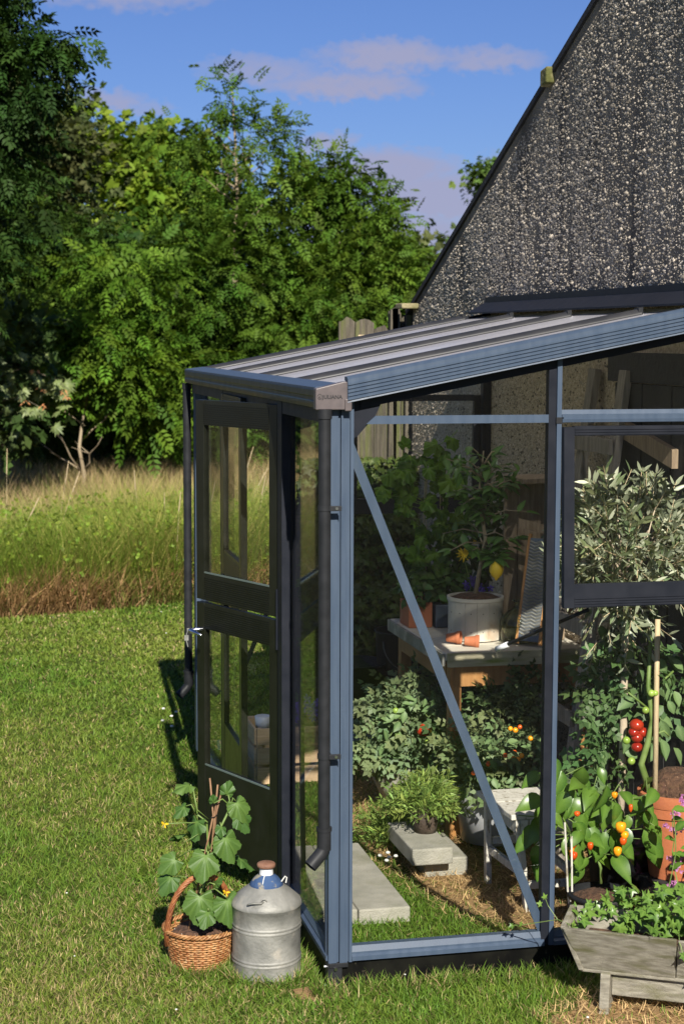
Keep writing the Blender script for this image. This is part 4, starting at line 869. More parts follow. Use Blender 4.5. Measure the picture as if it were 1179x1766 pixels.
pipe(-.022, -.028, 1.884, .475, (1.575, .785)); pipe(-.036, L + .055, 1.884, .40, ())
# dutch door, near leaf standing ajar; half leaves stacked
def leaf_door(hinge, d, wdt, nm_hinge=True):
    hx, hy = hinge; d = Vector((d[0], d[1], 0)).normalized(); nrm = Vector((d.y, -d.x, 0)) * -1      # outward
    dl = thing_part('door_leaf', gh)
    O = Vector((hx, hy, 0)); T = .026
    def B(u0, u1, z0, z1, t0=0, t1=T): return MB().obox(O + d * u0 + Vector((0, 0, z0)) - nrm * t1, d * (u1 - u0), Vector((0, 0, z1 - z0)), nrm * (t1 - t0))
    zs = 1.095; zt = 1.868; zb = .125
    for (za, zc, rl, ru) in ((zb, zs - .006, .33, .10), (zs + .006, zt, .105, .095)):
        for (u0, u1) in ((.006, .060), (wdt - .060, wdt - .003)): B(u0, u1, za, zc).part('stile', door_shade, dl, bevel=.002)
        for (z0, z1) in ((za, za + rl), (zc - ru, zc)):
            b = B(.0602, wdt - .0602, z0, z1, .002, T - .002)
            k = int((z1 - z0 - .01) / .008) if z1 - z0 < .2 else 0
            for i in range(k):
                q = B(.0605, wdt - .0605, z0 + .006 + i * .008, z0 + .010 + i * .008, .002, T + .0005); b.add(q.v, q.f)
                q = B(.0605, wdt - .0605, z0 + .006 + i * .008, z0 + .010 + i * .008, -.0005, T - .002); b.add(q.v, q.f)
            b.part('rail', door_shade, dl)
        b = B(.058, wdt - .058, za + rl - .004, zc - ru + .004, .011, .014); b.part('pane', glass, dl)
        b = B(.0602, wdt - .0602, za + rl - .001, za + rl + .005, .0, .005); b.part('glazing_seal', steelg, dl)
    MB().tube([O + Vector((-.004, -.004, zs - .11)), O + Vector((-.004, -.004, zs + .11))], .006, 8).part('hinge', navy, dl)
    return dl, d, nrm, O
steelg = pm('grey_green_seal', (.10, .13, .12), rough=.3)
dl, d, nrm, O = leaf_door((-.018, .772), (-.385, .92), .575)
leaf_door((-.004, 2.012), (-.02, -1), .575)
# lever handles on both faces
hz_ = .985; hb = O + d * .535 + Vector((0, 0, hz_))
hd = thing_part('handle', dl)
MB().tube([hb + nrm * .05, hb - nrm * .07], .0085, 12).part('spindle', steel, hd, smooth=True)
for sg, q in ((1, .045), (-1, -.066)):
    c = hb + nrm * q; MB().tube([c, c + nrm * sg * .012 - d * .01, c + nrm * sg * .014 - d * .05, c + nrm * sg * .012 - d * .095 + Vector((0, 0, -.006))], [.009, .0095, .008, .0055], 10).part('lever', steel, hd, smooth=True)
c = hb + nrm * .052 + Vector((0, 0, -.004)); MB().box(tuple(c + Vector((-.012, -.004, -.004))), tuple(c + Vector((.010, .004, .012)))).part('lock', zinc, hd, bevel=.001)
b = MB().box(tuple(c + Vector((-.022, -.003, -.035))), tuple(c + Vector((-.006, .0, -.014)))); b.tube([c + Vector((-.012, 0, -.004)), c + Vector((-.014, 0, -.016))], .002, 5); b.tube([c + Vector((-.014, 0, -.035)), c + Vector((-.008, 0, -.060))], .0025, 5); b.part('key', zinc, hd)

# =================================================================== OUTSIDE THINGS
# wicker basket
BC = Vector((-.372, .315, 0))
bk = thing('wicker_basket', 'round brown wicker basket with an arched handle, left of the metal can', 'basket', BC)
def brad(z): return .088 + .030 * (z / .135) ** .8
b = MB(); ns = 26; rows = 15
for r_ in range(rows):
    z = .006 + r_ * .0083; pts = []
    for j in range(ns * 4 + 1):
        a = 2 * PI * j / (ns * 4); off = .0030 * math.sin(PI * (j / 2.0) + (PI if r_ % 2 else 0)) ; rr = brad(z) + off
        pts.append(BC + Vector((rr * math.cos(a), rr * math.sin(a), z + .0006 * math.sin(j * 1.7 + r_))))
    b.tube(pts, .0037, 4, False)
b.part('weave', wicker, bk, kind='stuff', smooth=True)
b = MB()
for j in range(ns):
    a = 2 * PI * (j + .25) / ns; b.tube([BC + Vector((brad(z) * math.cos(a), brad(z) * math.sin(a), z)) for z in (0, .045, .09, .135)], .0032, 5)
b.part('uprights', wickerd, bk)
def braid(c, rad, z, r_, amp, turns, n, ph):
    return [c + Vector(((rad + amp * math.cos(turns * a + ph)) * math.cos(a), (rad + amp * math.cos(turns * a + ph)) * math.sin(a), z + amp * math.sin(turns * a + ph))) for a in [2 * PI * i / n for i in range(n + 1)]]
for (zz, am, nm) in ((.139, .0052, 'rim'), (.006, .004, 'foot_rim')):
    b = MB()
    for ph in (0, 2.09, 4.19): b.tube(braid(BC, brad(zz) + .002, zz, .004, am, 17, 160, ph), .0040, 5, False)
    b.part(nm, wicker, bk, smooth=True)
b = MB(); ha = R(12)
for s_ in range(7):
    ph = s_ * 2 * PI / 7; pts = []
    for i in range(29):
        t_ = PI * i / 28; wob = .0065 * math.sin(ph + t_ * 5 * 1.3); wz = .0065 * math.cos(ph + t_ * 5 * 1.3); thick = 1.6 if i < 5 or i > 23 else 1
        x = -(.118 + wz) * math.cos(t_); z = .10 + (.228 + wz) * math.sin(t_) ** .85 if 0 < i < 28 else .09
        pts.append(BC + Vector((x * math.cos(ha), x * math.sin(ha) - wob * thick - .045 * math.sin(t_), z)))
    b.tube(pts, .0042, 5)
b.part('handle', wickerd, bk, smooth=True)
MB().lathe([(.0, .02), (.086, .02), (.095, .05)], BC, 24, False).part('liner', blackp, bk)
# cucumber plant
cp = thing('cucumber_plant', 'young cucumber plant with broad leaves tied to canes, standing in the wicker basket', 'plant', (BC.x, BC.y, .12))
random.seed(5)
b = MB(); k0 = 0
for i in range(9):
    rr = .10 * i / 8; b.lathe([(rr, .125 + .014 * math.cos(i * .9) + .004 * random.random())], BC, 28, False) 
b = MB(); b.lathe([(.0001, .147), (.02, .148), (.045, .142), (.07, .138), (.092, .122), (.10, .108)], BC, 40, False, fn=lambda a, z: 1 + .04 * math.sin(7 * a + z * 300) + .03 * math.sin(13 * a)); b.part('soil', soilm, cp, smooth=False)
b = MB()
for i in range(260):
    a = random.uniform(0, 2 * PI); r_ = .085 * math.sqrt(random.random()); s_ = random.uniform(.0015, .0045); b.ball((BC.x + r_ * math.cos(a), BC.y + r_ * math.sin(a), .146 - r_ * .2), s_, 5, 3)
b.part('soil_crumbs', soilm, cp, kind='stuff')
b = MB()
for i in range(40):
    a = random.uniform(0, 2 * PI); r_ = .085 * math.sqrt(random.random()); b.ball((BC.x + r_ * math.cos(a), BC.y + r_ * math.sin(a), .148 - r_ * .2), .0015, 5, 3)
b.part('white_grit', whitep, cp, kind='stuff')
tie = Vector((-.325, .30, .52))
for (bx, by, tx, ty, tz) in ((-.045, -.03, -.012, .01, .645), (.01, -.03, .012, -.004, .625), (.035, .02, .03, .01, .61)):
    MB().tube([BC + Vector((bx, by, .13)), tie + Vector((tx * .2, ty * .2, 0)), Vector((tie.x + tx, tie.y + ty, tz))], [.0035, .0035, .003], 7).part('cane', canew, cp, smooth=True)
MB().tube([tie + Vector((-.01, 0, -.008)), tie + Vector((.0, -.012, -.002)), tie + Vector((.012, 0, .004)), tie + Vector((0, .012, 0)), tie + Vector((-.01, 0, -.008))], .0015, 5).part('tie', blackp, cp)
stems = [[BC + Vector((.0, -.02, .13)), Vector((-.36, .30, .26)), Vector((-.345, .30, .40)), Vector((-.35, .30, .50)), Vector((-.385, .29, .53))], [Vector((-.345, .30, .40)), Vector((-.31, .29, .47)), Vector((-.27, .29, .55))]]
b = MB()
for s_ in stems: b.tube(s_, .004, 6)
CUL = [lmesh('leaf', lobed(outline_cuc(i), lambda X, Y, i_, r_, q=i: -.22 * r_ * r_ * (.6 + .4 * math.sin(i_ * .8 + q)) + .035 * math.sin(i_ * 2.1) * r_ - .12 * Y * Y), F_cuc) for i in range(3)]
# (leaf position = blade base, direction of the tip, upward normal, size)
LV = [((-.405, .28, .635), (-.9, -.3, -.1), (.1, -.2, 1), .105), ((-.285, .30, .585), (.25, -.2, .9), (0, -1, .3), .080), ((-.255, .285, .57), (.45, -.3, -.9), (.2, -1, .5), .125),
      ((-.245, .285, .525), (.5, -.3, -.85), (.3, -.9, .5), .11), ((-.30, .235, .47), (.30, -.35, -.95), (.25, -.95, .42), .150), ((-.385, .27, .52), (-.35, -.3, -.9), (-.75, -.6, .3), .115),
      ((-.36, .24, .415), (-.25, -.5, -.85), (0, -.75, .7), .155), ((-.385, .215, .285), (-.10, -.3, -.95), (0, -.85, .55), .165), ((-.30, .20, .27), (.25, -.25, -.95), (.2, -.95, .4), .165),
      ((-.44, .37, .36), (-.8, -.1, -.5), (-.4, -.9, .3), .12), ((-.33, .25, .30), (.3, -.4, .5), (0, -.6, .8), .060), ((-.455, .38, .30), (-.5, -.2, -.6), (-.5, -.8, .4), .12),
      ((-.40, .35, .45), (-.6, .6, -.2), (0, .3, 1), .13), ((-.42, .29, .56), (-.8, -.1, -.5), (-.3, -.5, .8), .085), ((-.24, .33, .36), (.9, .1, -.5), (.3, -.2, 1), .12), ((-.36, .20, .23), (-.3, -.6, -.6), (.2, -.7, .8), .10),
      ((-.33, .27, .57), (-.1, -.3, .7), (0, -.7, .5), .05), ((-.31, .24, .50), (-.1, -.6, -.5), (.2, -.8, .5), .065)]
for i, (p, dd_, nn_, s_) in enumerate(LV):
    put_leaf(CUL[i % 3], cp, p, dd_, nn_, s_ * .61)
    q = min((pt for s2 in stems for pt in s2), key=lambda t_: (t_ - Vector(p)).length); pv = Vector(p); mid = (q + pv) / 2 + Vector((0, 0, .02)); b.tube([q, mid, pv], [.0028, .0025, .002], 5)
b.tube([(-.36, .29, .50), (-.43, .25, .515), (-.50, .222, .524)], [.0026, .002, .0015], 5)
b.tube([(-.36, .27, .48), (-.40, .24, .47), (-.43, .25, .45), (-.44, .26, .47)], .0012, 4); b.tube([(-.35, .26, .52), (-.39, .24, .56), (-.40, .25, .62)], .0022, 4)
b.part('stem', greenstem, cp, smooth=True)
for (c, s_) in (((-.50, .22, .525), .011), ((-.30, .21, .285), .011)):
    b = MB()
    for i in range(5):
        a = 2 * PI * i / 5; u = Vector((math.cos(a), -.5, math.sin(a))) * s_; b.add([c, Vector(c) + u * .7 + Vector((0, 0, .004)), Vector(c) + u * 1.3, Vector(c) + u * .7 - Vector((.003, 0, .004))], [(0, 1, 2, 3)])
    b.part('flower', yellowp, cp)

# galvanised can
CC = Vector((-.168, .195, 0))
cn = thing('galvanised_can', 'dented galvanised metal can with a blue painted neck and rusty lid, beside the wicker basket', 'milk can', CC)
pr_ = [(.1145, 0), (.1155, .004), (.1155, .012), (.1140, .016), (.1130, .055), (.1135, .0565), (.1165, .060), (.1135, .0635), (.1130, .066), (.1135, .0685), (.1165, .072), (.1135, .0755), (.1130, .078), (.1130, .164), (.1135, .1665), (.1165, .170), (.1135, .1735), (.1130, .176), (.1135, .1785), (.1165, .182), (.1135, .1855), (.1130, .188), (.1135, .240), (.1165, .2425), (.1172, .246), (.1160, .252), (.1110, .262), (.082, .288), (.056, .307)]
MB().lathe(pr_, CC, 56, fn=lambda a, z: 1 + .004 * math.sin(3 * a + z * 9) + .003 * math.sin(5 * a + 1)).part('body', zinc, cn, smooth=True)
MB().lathe([(.0555, .3045), (.0560, .308), (.050, .318), (.040, .331), (.030, .339), (.0265, .343)], CC, 40, False).part('neck_band', bluepaint, cn, smooth=True)
MB().lathe([(.0235, .342), (.0225, .362), (.0235, .364)], CC, 32, False).part('neck', enamel, cn, smooth=True)
MB().lathe([(.025, .3645), (.0305, .367), (.031, .376), (.028, .380), (.018, .383), (.0001, .384)], CC, 32).part('lid', rust, cn, smooth=True)
hp = CC + Vector((-.045, -.077, .275)); b = MB(); b.tube([hp + Vector((-.034, -.012, -.004)), hp + Vector((-.018, -.02, .002)), hp + Vector((.01, -.022, .0)), hp + Vector((.018, -.016, .004))], .0035, 6)
b.tube([hp + Vector((.020 + .010 * math.cos(a), -.015, .002 + .010 * math.sin(a))) for a in [i * PI / 6 for i in range(13)]], .0022, 5); b.part('handle', zinc, cn, smooth=True)
MB().obox(hp + Vector((.004, -.020, -.04)), (.010, 0, 0), (0, -.006, 0), (0.004, .008, .038)).part('handle_tab', zinc, cn, bevel=.002)
b = MB(); b.tube([CC + Vector((.048, -.015, .318)), CC + Vector((.060, -.018, .336)), CC + Vector((.066, -.016, .330)), CC + Vector((.063, -.014, .312))], .0022, 6); b.tube([CC + Vector((-.010, -.026, .345)), CC + Vector((-.016, -.035, .333)), CC + Vector((-.020, -.045, .322))], .0016, 5); b.part('string', whitep, cn)

# grey V shaped wooden trough, turned a little toward the camera
TA = R(-30); TO = Vector((.675, -.325, 0)); TU = Vector((math.cos(TA), math.sin(TA), 0)); TV = Vector((-math.sin(TA), math.cos(TA), 0))    # TU along, TV away from camera
def TP(u, v_, z): return TO + TU * u + TV * v_ + Vector((0, 0, z))
tr_ = thing('wooden_trough', 'long silver grey wooden trough on boards, filled with ivy, right of the greenhouse', 'planter', TO)
def plank(a, b_, c, e, th, nm='plank', mat=greywood):       # quad a,b,c,e with thickness vector th
    P = [Vector(q) for q in (a, b_, c, e)]; t_ = Vector(th); o_ = MB().add(P + [p + t_ for p in P], [(0, 1, 2, 3), (7, 6, 5, 4), (0, 4, 5, 1), (1, 5, 6, 2), (2, 6, 7, 3), (3, 7, 4, 0)]).part(nm, mat, tr_, bevel=.003); return o_
LT = 1.0
plank(TP(.052, .055, .128), TP(.345, .055, .128), TP(.352, 0, .270), TP(.0, .0, .272), TV * .016)
plank(TP(.347, .057, .129), TP(LT, .057, .129), TP(LT + .05, .004, .266), TP(.356, .004, .266), TV * .016)
plank(TP(.06, .125, .12), TP(LT, .125, .12), TP(LT + .05, .200, .285), TP(.012, .200, .285), TV * -.016)
plank(TP(.046, .045, .125), TP(.046, .145, .125), TP(-.010, .198, .285), TP(-.010, .012, .272), TU * .016, 'end_board')
plank(TP(.05, .055, .118), TP(LT, .055, .118), TP(LT, .14, .118), TP(.05, .14, .118), (0, 0, .012), 'bottom_board')
for u in (.115, .86):
    b = MB(); b.add([TP(u, .02, 0), TP(u + .030, .02, 0), TP(u + .030, .045, .125), TP(u, .045, .125), TP(u, .21, 0), TP(u + .030, .21, 0), TP(u + .030, .165, .125), TP(u, .165, .125)], [(0, 1, 2, 3), (5, 4, 7, 6), (0, 4, 5, 1), (1, 5, 6, 2), (2, 6, 7, 3), (3, 7, 4, 0)])
    b.part('leg', greywood, tr_, bevel=.002)
plank(TP(.146, .075, .045), TP(.86, .075, .045), TP(.86, .075, .112), TP(.146, .075, .112), TV * .018, 'stretcher')
plank(TP(.06, .04, .215), TP(LT, .04, .215), TP(LT, .17, .218), TP(.06, .17, .218), (0, 0, .01), 'soil', soilm)
for (u, z) in ((.075, .20), (.20, .136), (.62, .15)): MB().tube([TP(u, .022 + (.27 - z) * .35, z) - TV * .004, TP(u, .022 + (.27 - z) * .35, z)], .004, 8).part('screw', zinc, tr_)
IVM = lmesh('leaf', lobed(IVO, lambda X, Y, i, r_: -.12 * r_ * r_ + .03 * math.sin(i * 2) * r_, rings=(.5, 1.0)), F_ivy)
ivp = thing('ivy_plant', 'lobed bright green ivy spilling over the wooden trough', 'plant', TP(.4, .1, .22))
random.seed(12); b = MB(); iv_n = 0
def ivy(p, d=None, n=None, s=None):
    d = d or (random.gauss(0, .6), random.gauss(-.4, .5), random.gauss(-.45, .4)); n = n or (random.gauss(0, .3), -.75, random.gauss(.8, .3)); put_leaf(IVM, ivp, p, d, n, s or random.uniform(.023, .040))
for i in range(460):
    u = random.uniform(.0, .90); v_ = random.uniform(.02, .22); hgt = .155 * math.sin(PI * min(1, (u + .06) / .75)) + .02
    if u < .17 and v_ < .13 and random.random() < .9: continue
    z = .235 + hgt * random.uniform(.15, 1.0) * (1 - .3 * abs(v_ - .12) / .12); ivy(TP(u, v_, z))
for k in range(16):
    u = random.uniform(.35, .95); pts = []; p = TP(u, .01, .27)
    if k == 0: p = TP(.36, .0, .265)
    for j in range(9):
        pts.append(p.copy()); p = p + Vector((random.uniform(-.004, .022), random.uniform(-.012, .002), -.026 * random.uniform(.4, 1)))
        if p.z < .03: break
        if random.random() < .75: ivy(p + Vector((random.uniform(-.01, .01), -.01, 0)), s=random.uniform(.014, .026))
    if len(pts) > 1: b.tube(pts, .0016, 4)
for k in range(26):
    c = TP(random.uniform(.1, .85), random.uniform(.05, .18), .23); e = c + Vector((random.gauss(0, .06), random.gauss(-.02, .05), random.uniform(.04, .11))); b.tube([c, (c + e) / 2 + Vector((0, 0, .02)), e], .0015, 4)
tw_ = [TP(.02, .03, .275), Vector((.69, -.24, .27)), Vector((.62, -.10, .21)), Vector((.60, -.07, .20))]
b.tube(tw_, .0018, 4); b.tube([tw_[1], Vector((.665, -.22, .31)), Vector((.655, -.22, .335))], .0012, 4); b.part('runner', greenstem, ivp)
for p, d_ in ((tw_[2], (-.4, -.3, .4)), (Vector((.655, -.22, .335)), (-.3, 0, 1)), (Vector((.65, -.2, .31)), (-1, 0, .3)), (tw_[3], (-.8, -.2, -.2))): ivy(p, d_, (0, -1, .4), .016)
# pink flowering climber at right edge
pf = thing('pink_flower_plant', 'trailing plant with clusters of small pink flowers at the right edge, above the trough', 'plant', (1.2, -.12, .25))
b = MB(); random.seed(31)
PLM = lmesh('leaf', leaf_grid(1, .32, 5, .25, .25), F_pep)
for i in range(9):
    x = random.uniform(1.10, 1.28); pts = [Vector((x, -.22, .24))]
    for j in range(6): pts.append(pts[-1] + Vector((random.uniform(-.02, .02), random.uniform(-.01, .02), random.uniform(.03, .075))))
    b.tube(pts, .002, 5)
    for q in pts[1:]: put_leaf(PLM, pf, q, (random.gauss(0, 1), -.4, random.gauss(0, .4)), (0, -.6, 1), random.uniform(.03, .055))
b.part('stem', greenstem, pf)
for c in ((1.165, -.05, .535), (1.175, -.1, .50), (1.15, -.06, .485), (1.115, -.14, .415), (1.135, -.15, .395), (1.16, -.12, .40), (1.14, -.2, .30), (1.165, -.2, .27), (1.17, -.21, .34), (1.19, -.06, .58), (1.15, -.21, .235), (1.12, -.15, .33)):
    b = MB()
    for i in range(9):
        q = Vector(c) + Vector((random.gauss(0, .010), random.gauss(0, .010), random.gauss(0, .010)))
        for k in range(4):
            a = k * PI / 2 + random.random(); u = Vector((math.cos(a), -.4, math.sin(a))) * .008; w_ = Vector((-math.sin(a), 0, math.cos(a))) * .0035; b.add([q, q + u * .6 + w_, q + u, q + u * .6 - w_], [(0, 1, 2, 3)])
    b.part('flower_cluster', pinkp, pf)

# =================================================================== INSIDE THE GREENHOUSE
random.seed(77)
def one(b, name, mat, label, cat, org, **k): return b.solo(name, mat, label, cat, org, **k)
# paving slabs
def slab(name, lo, hi, label, cat='paving slab', mat=concrete, jag=.003, seed=1):
    rr = random.Random(seed); b = MB(); n = 9; (a, c, e), (d, f, g) = lo, hi; top = []; 
    b.box(lo, hi); o = b.solo(name, mat, label, cat, ((a + d) / 2, (c + f) / 2, e)); bev(o, .006, 2); return o
slab('paving_slab', (.2465, .61, -.01), (.438, 1.43, .052), 'thick grey paving slab, right one of the pair lying on the grass')
slab('paving_slab', (.055, .62, -.01), (.2445, 1.44, .051), 'thick grey paving slab, left one of the pair, partly behind the corner post')
slab('concrete_block', (.625, 1.085, -.01), (.802, 1.43, .072), 'concrete block lying on the straw, underneath the upper block', 'block')
slab('concrete_block', (.552, 1.005, .0725), (.716, 1.40, .138), 'concrete block stacked on top, carrying the small dark pot', 'block')

# --- leaf clump helpers for potted plants
TOMT = lmesh('leaf', leaf_grid(1, .30, 5, .3, .3, lambda t: math.sin(PI * t ** .75) * (1 + .12 * math.sin(t * 25))), F_tom)
CITM = lmesh('leaf', leaf_grid(1, .22, 6, .25, .22), F_cit)
PEPM = [lmesh('leaf', leaf_grid(1, .30, 7, .35 + .12 * i, .30 - .1 * i, lambda t: math.sin(PI * t ** .72)), F_pep) for i in range(3)]
tomt_t = t_pinnate(3, .12, .36, .3, .25)
def foliage(parent, blobs, n, size, colr, tmpl, mat=F_garden, droop=.4, name='foliage', var=.35, face=-1.1, shell=.2, sz=(.7, 1.25)):
    L_ = []; D_ = []
    W = sum(q[2] for q in blobs)
    for c, r_, w_ in blobs:
        k = int(n * w_ / W); u = rand_dirs(k); rad = (shell + (1 - shell) * RNG.uniform(0, 1, k) ** .6)[:, None]
        L_.append(np.array(c) + u * rad * np.array(r_)); D_.append(u * .7 + RNG.normal(size=(k, 3)) * .6 + np.array([0, 0, -droop]))
    L_ = np.concatenate(L_); D_ = np.concatenate(D_); k = len(L_); ok = L_[:, 2] > .03; L_ = L_[ok]; D_ = D_[ok]; k = len(L_)
    up = np.array([0, face, 1.]) + RNG.normal(size=(k, 3)) * .5
    return tag(scatter(name, tmpl[0], tmpl[1], frames(D_, up), L_, size * RNG.uniform(*sz, k), cols(k, colr, var), mat, parent), kind='stuff')
def potshape(c, r, h, taper=.75, rim=.02, z0=0.): return MB().lathe([(r * taper, z0), (r * .97, z0 + h - rim), (r * 1.05, z0 + h - rim), (r * 1.06, z0 + h), (r * .96, z0 + h), (r * .94, z0 + h * .85), (.0001, z0 + h * .86)], (c[0], c[1], 0), 36)
OVT = leaf_grid(1, .30, 3, .25, .25)[:2]
# tomato in the round stone pot
t = thing('tomato_plant', 'sprawling tomato plant spilling over a round pale stone pot on the grass', 'potted plant', (.87, 2.13, 0))
MB().lathe([(.10, 0), (.155, .04), (.195, .12), (.20, .19), (.185, .25), (.165, .275), (.175, .29), (.16, .295), (.14, .26), (.0001, .255)], (.87, 2.13, 0), 48, fn=lambda a, z: 1 + .006 * math.sin(4 * a)).part('pot', stonepot, t, smooth=True)
TC = (.14, .205, .095)
foliage(t, [((.84, 2.02, .38), (.20, .2, .13), 9), ((.72, 1.98, .48), (.14, .14, .11), 5), ((.92, 1.95, .30), (.18, .16, .13), 6), ((.63, 1.95, .30), (.10, .1, .07), 2), ((.92, 2.05, .55), (.16, .15, .10), 5)], 760, .085, TC, tomt_t, shell=.1)
b = MB()
for i in range(26):
    a = random.uniform(0, 2 * PI); e = Vector((.84 + .24 * math.cos(a), 2.0 + .22 * math.sin(a), random.uniform(.2, .58))); m_ = Vector((.86 + .1 * math.cos(a), 2.08 + .1 * math.sin(a), random.uniform(.38, .5))); b.tube([(.87, 2.12, .26), m_, e], [.005, .004, .002], 5)
b.part('stem', greenstem, t, smooth=True)
for i in range(90):
    a = random.uniform(0, 2 * PI); r_ = random.uniform(.5, 1.05); put_leaf(TOMT, t, (.83 + .21 * r_ * math.cos(a), 1.90 + .08 * math.sin(a), .40 + .19 * r_ * math.sin(a * 1.7)), (random.gauss(0, .7), -.3, random.gauss(-.35, .5)), (random.gauss(0, .4), -.7, .8), random.uniform(.035, .062))
for c, s_ in (((.70, 1.84, .50), .014), ((.71, 1.84, .385), .013), ((.735, 1.84, .35), .011), ((.84, 1.82, .36), .014), ((.86, 1.84, .28), .012)): MB().ball(c, s_, 12, 8).part('fruit', greenfruit, t, smooth=True)
MB().ball((.835, 1.86, .405), .034, 14, 8, (1.1, .8, .85)).part('fruit', redm, t, smooth=True); MB().ball((.865, 1.84, .395), .018, 12, 8, (.8, 1, 1.1)).part('fruit', lemonm, t, smooth=True)
# tomato in the white tub
t = thing('cherry_tomato_plant', 'cherry tomato plant with small orange red fruit growing from a white enamel tub', 'potted plant', (1.02, 1.48, 0))
MB().lathe([(.125, .02), (.155, .24), (.168, .262), (.160, .266), (.145, .23), (.0001, .225)], (1.02, 1.48, 0), 44).part('tub', enamel, t, smooth=True)
foliage(t, [((1.0, 1.38, .36), (.19, .16, .10), 8), ((1.10, 1.45, .50), (.16, .14, .13), 6), ((.92, 1.42, .44), (.14, .13, .10), 4), ((1.08, 1.32, .26), (.12, .1, .09), 3)], 700, .075, (.125, .18, .075), tomt_t, shell=.1)
b = MB()
for i in range(18):
    a = random.uniform(0, 2 * PI); b.tube([(1.02, 1.48, .23), (1.02 + .08 * math.cos(a), 1.44 + .08 * math.sin(a), .38), (1.02 + .2 * math.cos(a), 1.42 + .16 * math.sin(a), random.uniform(.25, .55))], [.004, .003, .002], 5)
b.part('stem', greenstem, t)
for i in range(60): put_leaf(TOMT, t, (random.uniform(.85, 1.17), random.uniform(1.20, 1.30), random.uniform(.24, .50)), (random.gauss(0, .7), -.3, random.gauss(-.35, .5)), (random.gauss(0, .4), -.7, .8), random.uniform(.03, .055))
for (x, z) in ((1.02, .54), (1.045, .53), (1.06, .545), (1.0, .43), (1.03, .42), (1.05, .415), (1.04, .44), (1.065, .43), (.93, .40), (.98, .27), (1.1, .5), (.86, .37)):
    MB().ball((x, 1.22 + random.random() * .03, z), random.uniform(.009, .012), 10, 7).part('fruit', orangem if random.random() < .5 else redpep, t, smooth=True)
# third, shaded, taller tomato under the bench
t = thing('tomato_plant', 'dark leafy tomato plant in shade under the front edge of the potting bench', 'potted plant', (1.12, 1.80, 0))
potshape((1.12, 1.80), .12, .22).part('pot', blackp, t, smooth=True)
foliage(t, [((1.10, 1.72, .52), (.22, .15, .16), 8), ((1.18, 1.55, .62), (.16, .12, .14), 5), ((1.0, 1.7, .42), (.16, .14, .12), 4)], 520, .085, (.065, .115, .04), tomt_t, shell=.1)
MB().tube([(1.12, 1.8, .2), (1.11, 1.75, .5), (1.16, 1.6, .72)], .006, 6).part('stem', greenstem, t)
# tarragon / rosemary like herbs
HT = ([], [])
for i in range(8):
    a = (i % 2 * 2 - 1) * R(34 + (i * 37) % 30); y0 = i / 9; k = len(HT[0]); Lh = .62 * (1 - .04 * i); c, s_ = math.cos(a), math.sin(a)
    for (u, v_, zz) in ((0, 0, 0), (.034, Lh * .5, .03 + .05 * (i % 3)), (0, Lh, -.08 + .08 * (i % 3)), (-.034, Lh * .5, .03)): HT[0].append((u * c + v_ * s_, y0 - u * s_ + v_ * c, zz + .15 * y0 * y0))
    HT[1].append((k, k + 1, k + 2, k + 3))
def herb(label, c, r_, hgt, n, pot=None, size=.075):
    h_ = thing('herb_plant', label, 'herb', (c[0], c[1], c[2]))
    if pot: MB().lathe([(pot * .8, 0), (pot, .085), (pot * .9, .086), (.0001, .08)], c, 28).part('pot', blackpot, h_, smooth=True)
    u = rand_dirs(n); u[:, 2] = np.abs(u[:, 2]); L_ = np.array(c) + np.array([0, 0, (.09 if pot else .02)]) + u * np.array([r_, r_, hgt]) * RNG.uniform(.25, 1, (n, 1))
    D_ = u * np.array([1, 1, 1.0]) + RNG.normal(size=(n, 3)) * .5 + np.array([0, 0, .1]); ok = L_[:, 2] > .01
    tag(scatter('foliage', HT[0], HT[1], frames(D_, RNG.normal(size=(n, 3))), L_, size * RNG.uniform(.6, 1.1, n), cols(n, (.19, .29, .065), .4), F_garden, h_), kind='stuff')
    b = MB()
    for i in range(30):
        a = random.uniform(0, 2 * PI); r2 = random.uniform(.3, .9) * r_; b.tube([(c[0], c[1], c[2] + .03), (c[0] + r2 * .6 * math.cos(a), c[1] + r2 * .6 * math.sin(a), c[2] + hgt * .6), (c[0] + r2 * math.cos(a), c[1] + r2 * math.sin(a), c[2] + hgt * .9)], .0015, 4)
    b.part('stem', greenstem, h_); return h_
blackpot = pm('dark_root_pot', (.035, .022, .016), (.09, .06, .045), scale=14, rough=.8, c3=(.16, .13, .10), s3=10, t3=(.6, .75), bump=.4)
herb('bushy narrow leaved herb growing low on the grass, left of the stacked concrete blocks', (.62, 1.50, 0), .17, .20, 420)
herb('narrow leaved herb in a small dark pot standing on the stacked concrete blocks', (.668, 1.24, .138), .14, .13, 300, pot=.056)
# white stool
s = thing('step_stool', 'low worn white wooden stool with splayed legs', 'stool', (.97, .80, 0))
MB().obox((.815, .60, .350), (.26, 0, 0), (-.012, .185, 0), (0, 0, .020)).part('seat', whitewood, s, bevel=.003)
MB().obox((.802, .788, .350), (.26, 0, 0), (-.010, .175, 0), (0, 0, .020)).part('seat', whitewood, s, bevel=.003)
for (tx, ty, fx, fy) in ((.83, .94, .845, .965), (.85, .63, .885, .615), (1.03, .94, 1.06, .965), (1.04, .63, 1.06, .615)):
    MB().beam((fx, fy, 0), (tx, ty, .349), .032, .022, up=(1, 0, 0)).part('leg', whitewood, s, bevel=.002)
MB().beam((.868, .635, .14), (.845, .945, .14), .018, .030).part('stretcher', whitewood, s, bevel=.002)
MB().beam((1.05, .635, .14), (1.05, .945, .14), .018, .030).part('stretcher', whitewood, s, bevel=.002)
MB().beam((.885, .612, .10), (1.05, .612, .10), .018, .028).part('stretcher', whitewood, s, bevel=.002)
MB().beam((.855, .96, .17), (1.05, .96, .17), .018, .028).part('stretcher', whitewood, s, bevel=.002)
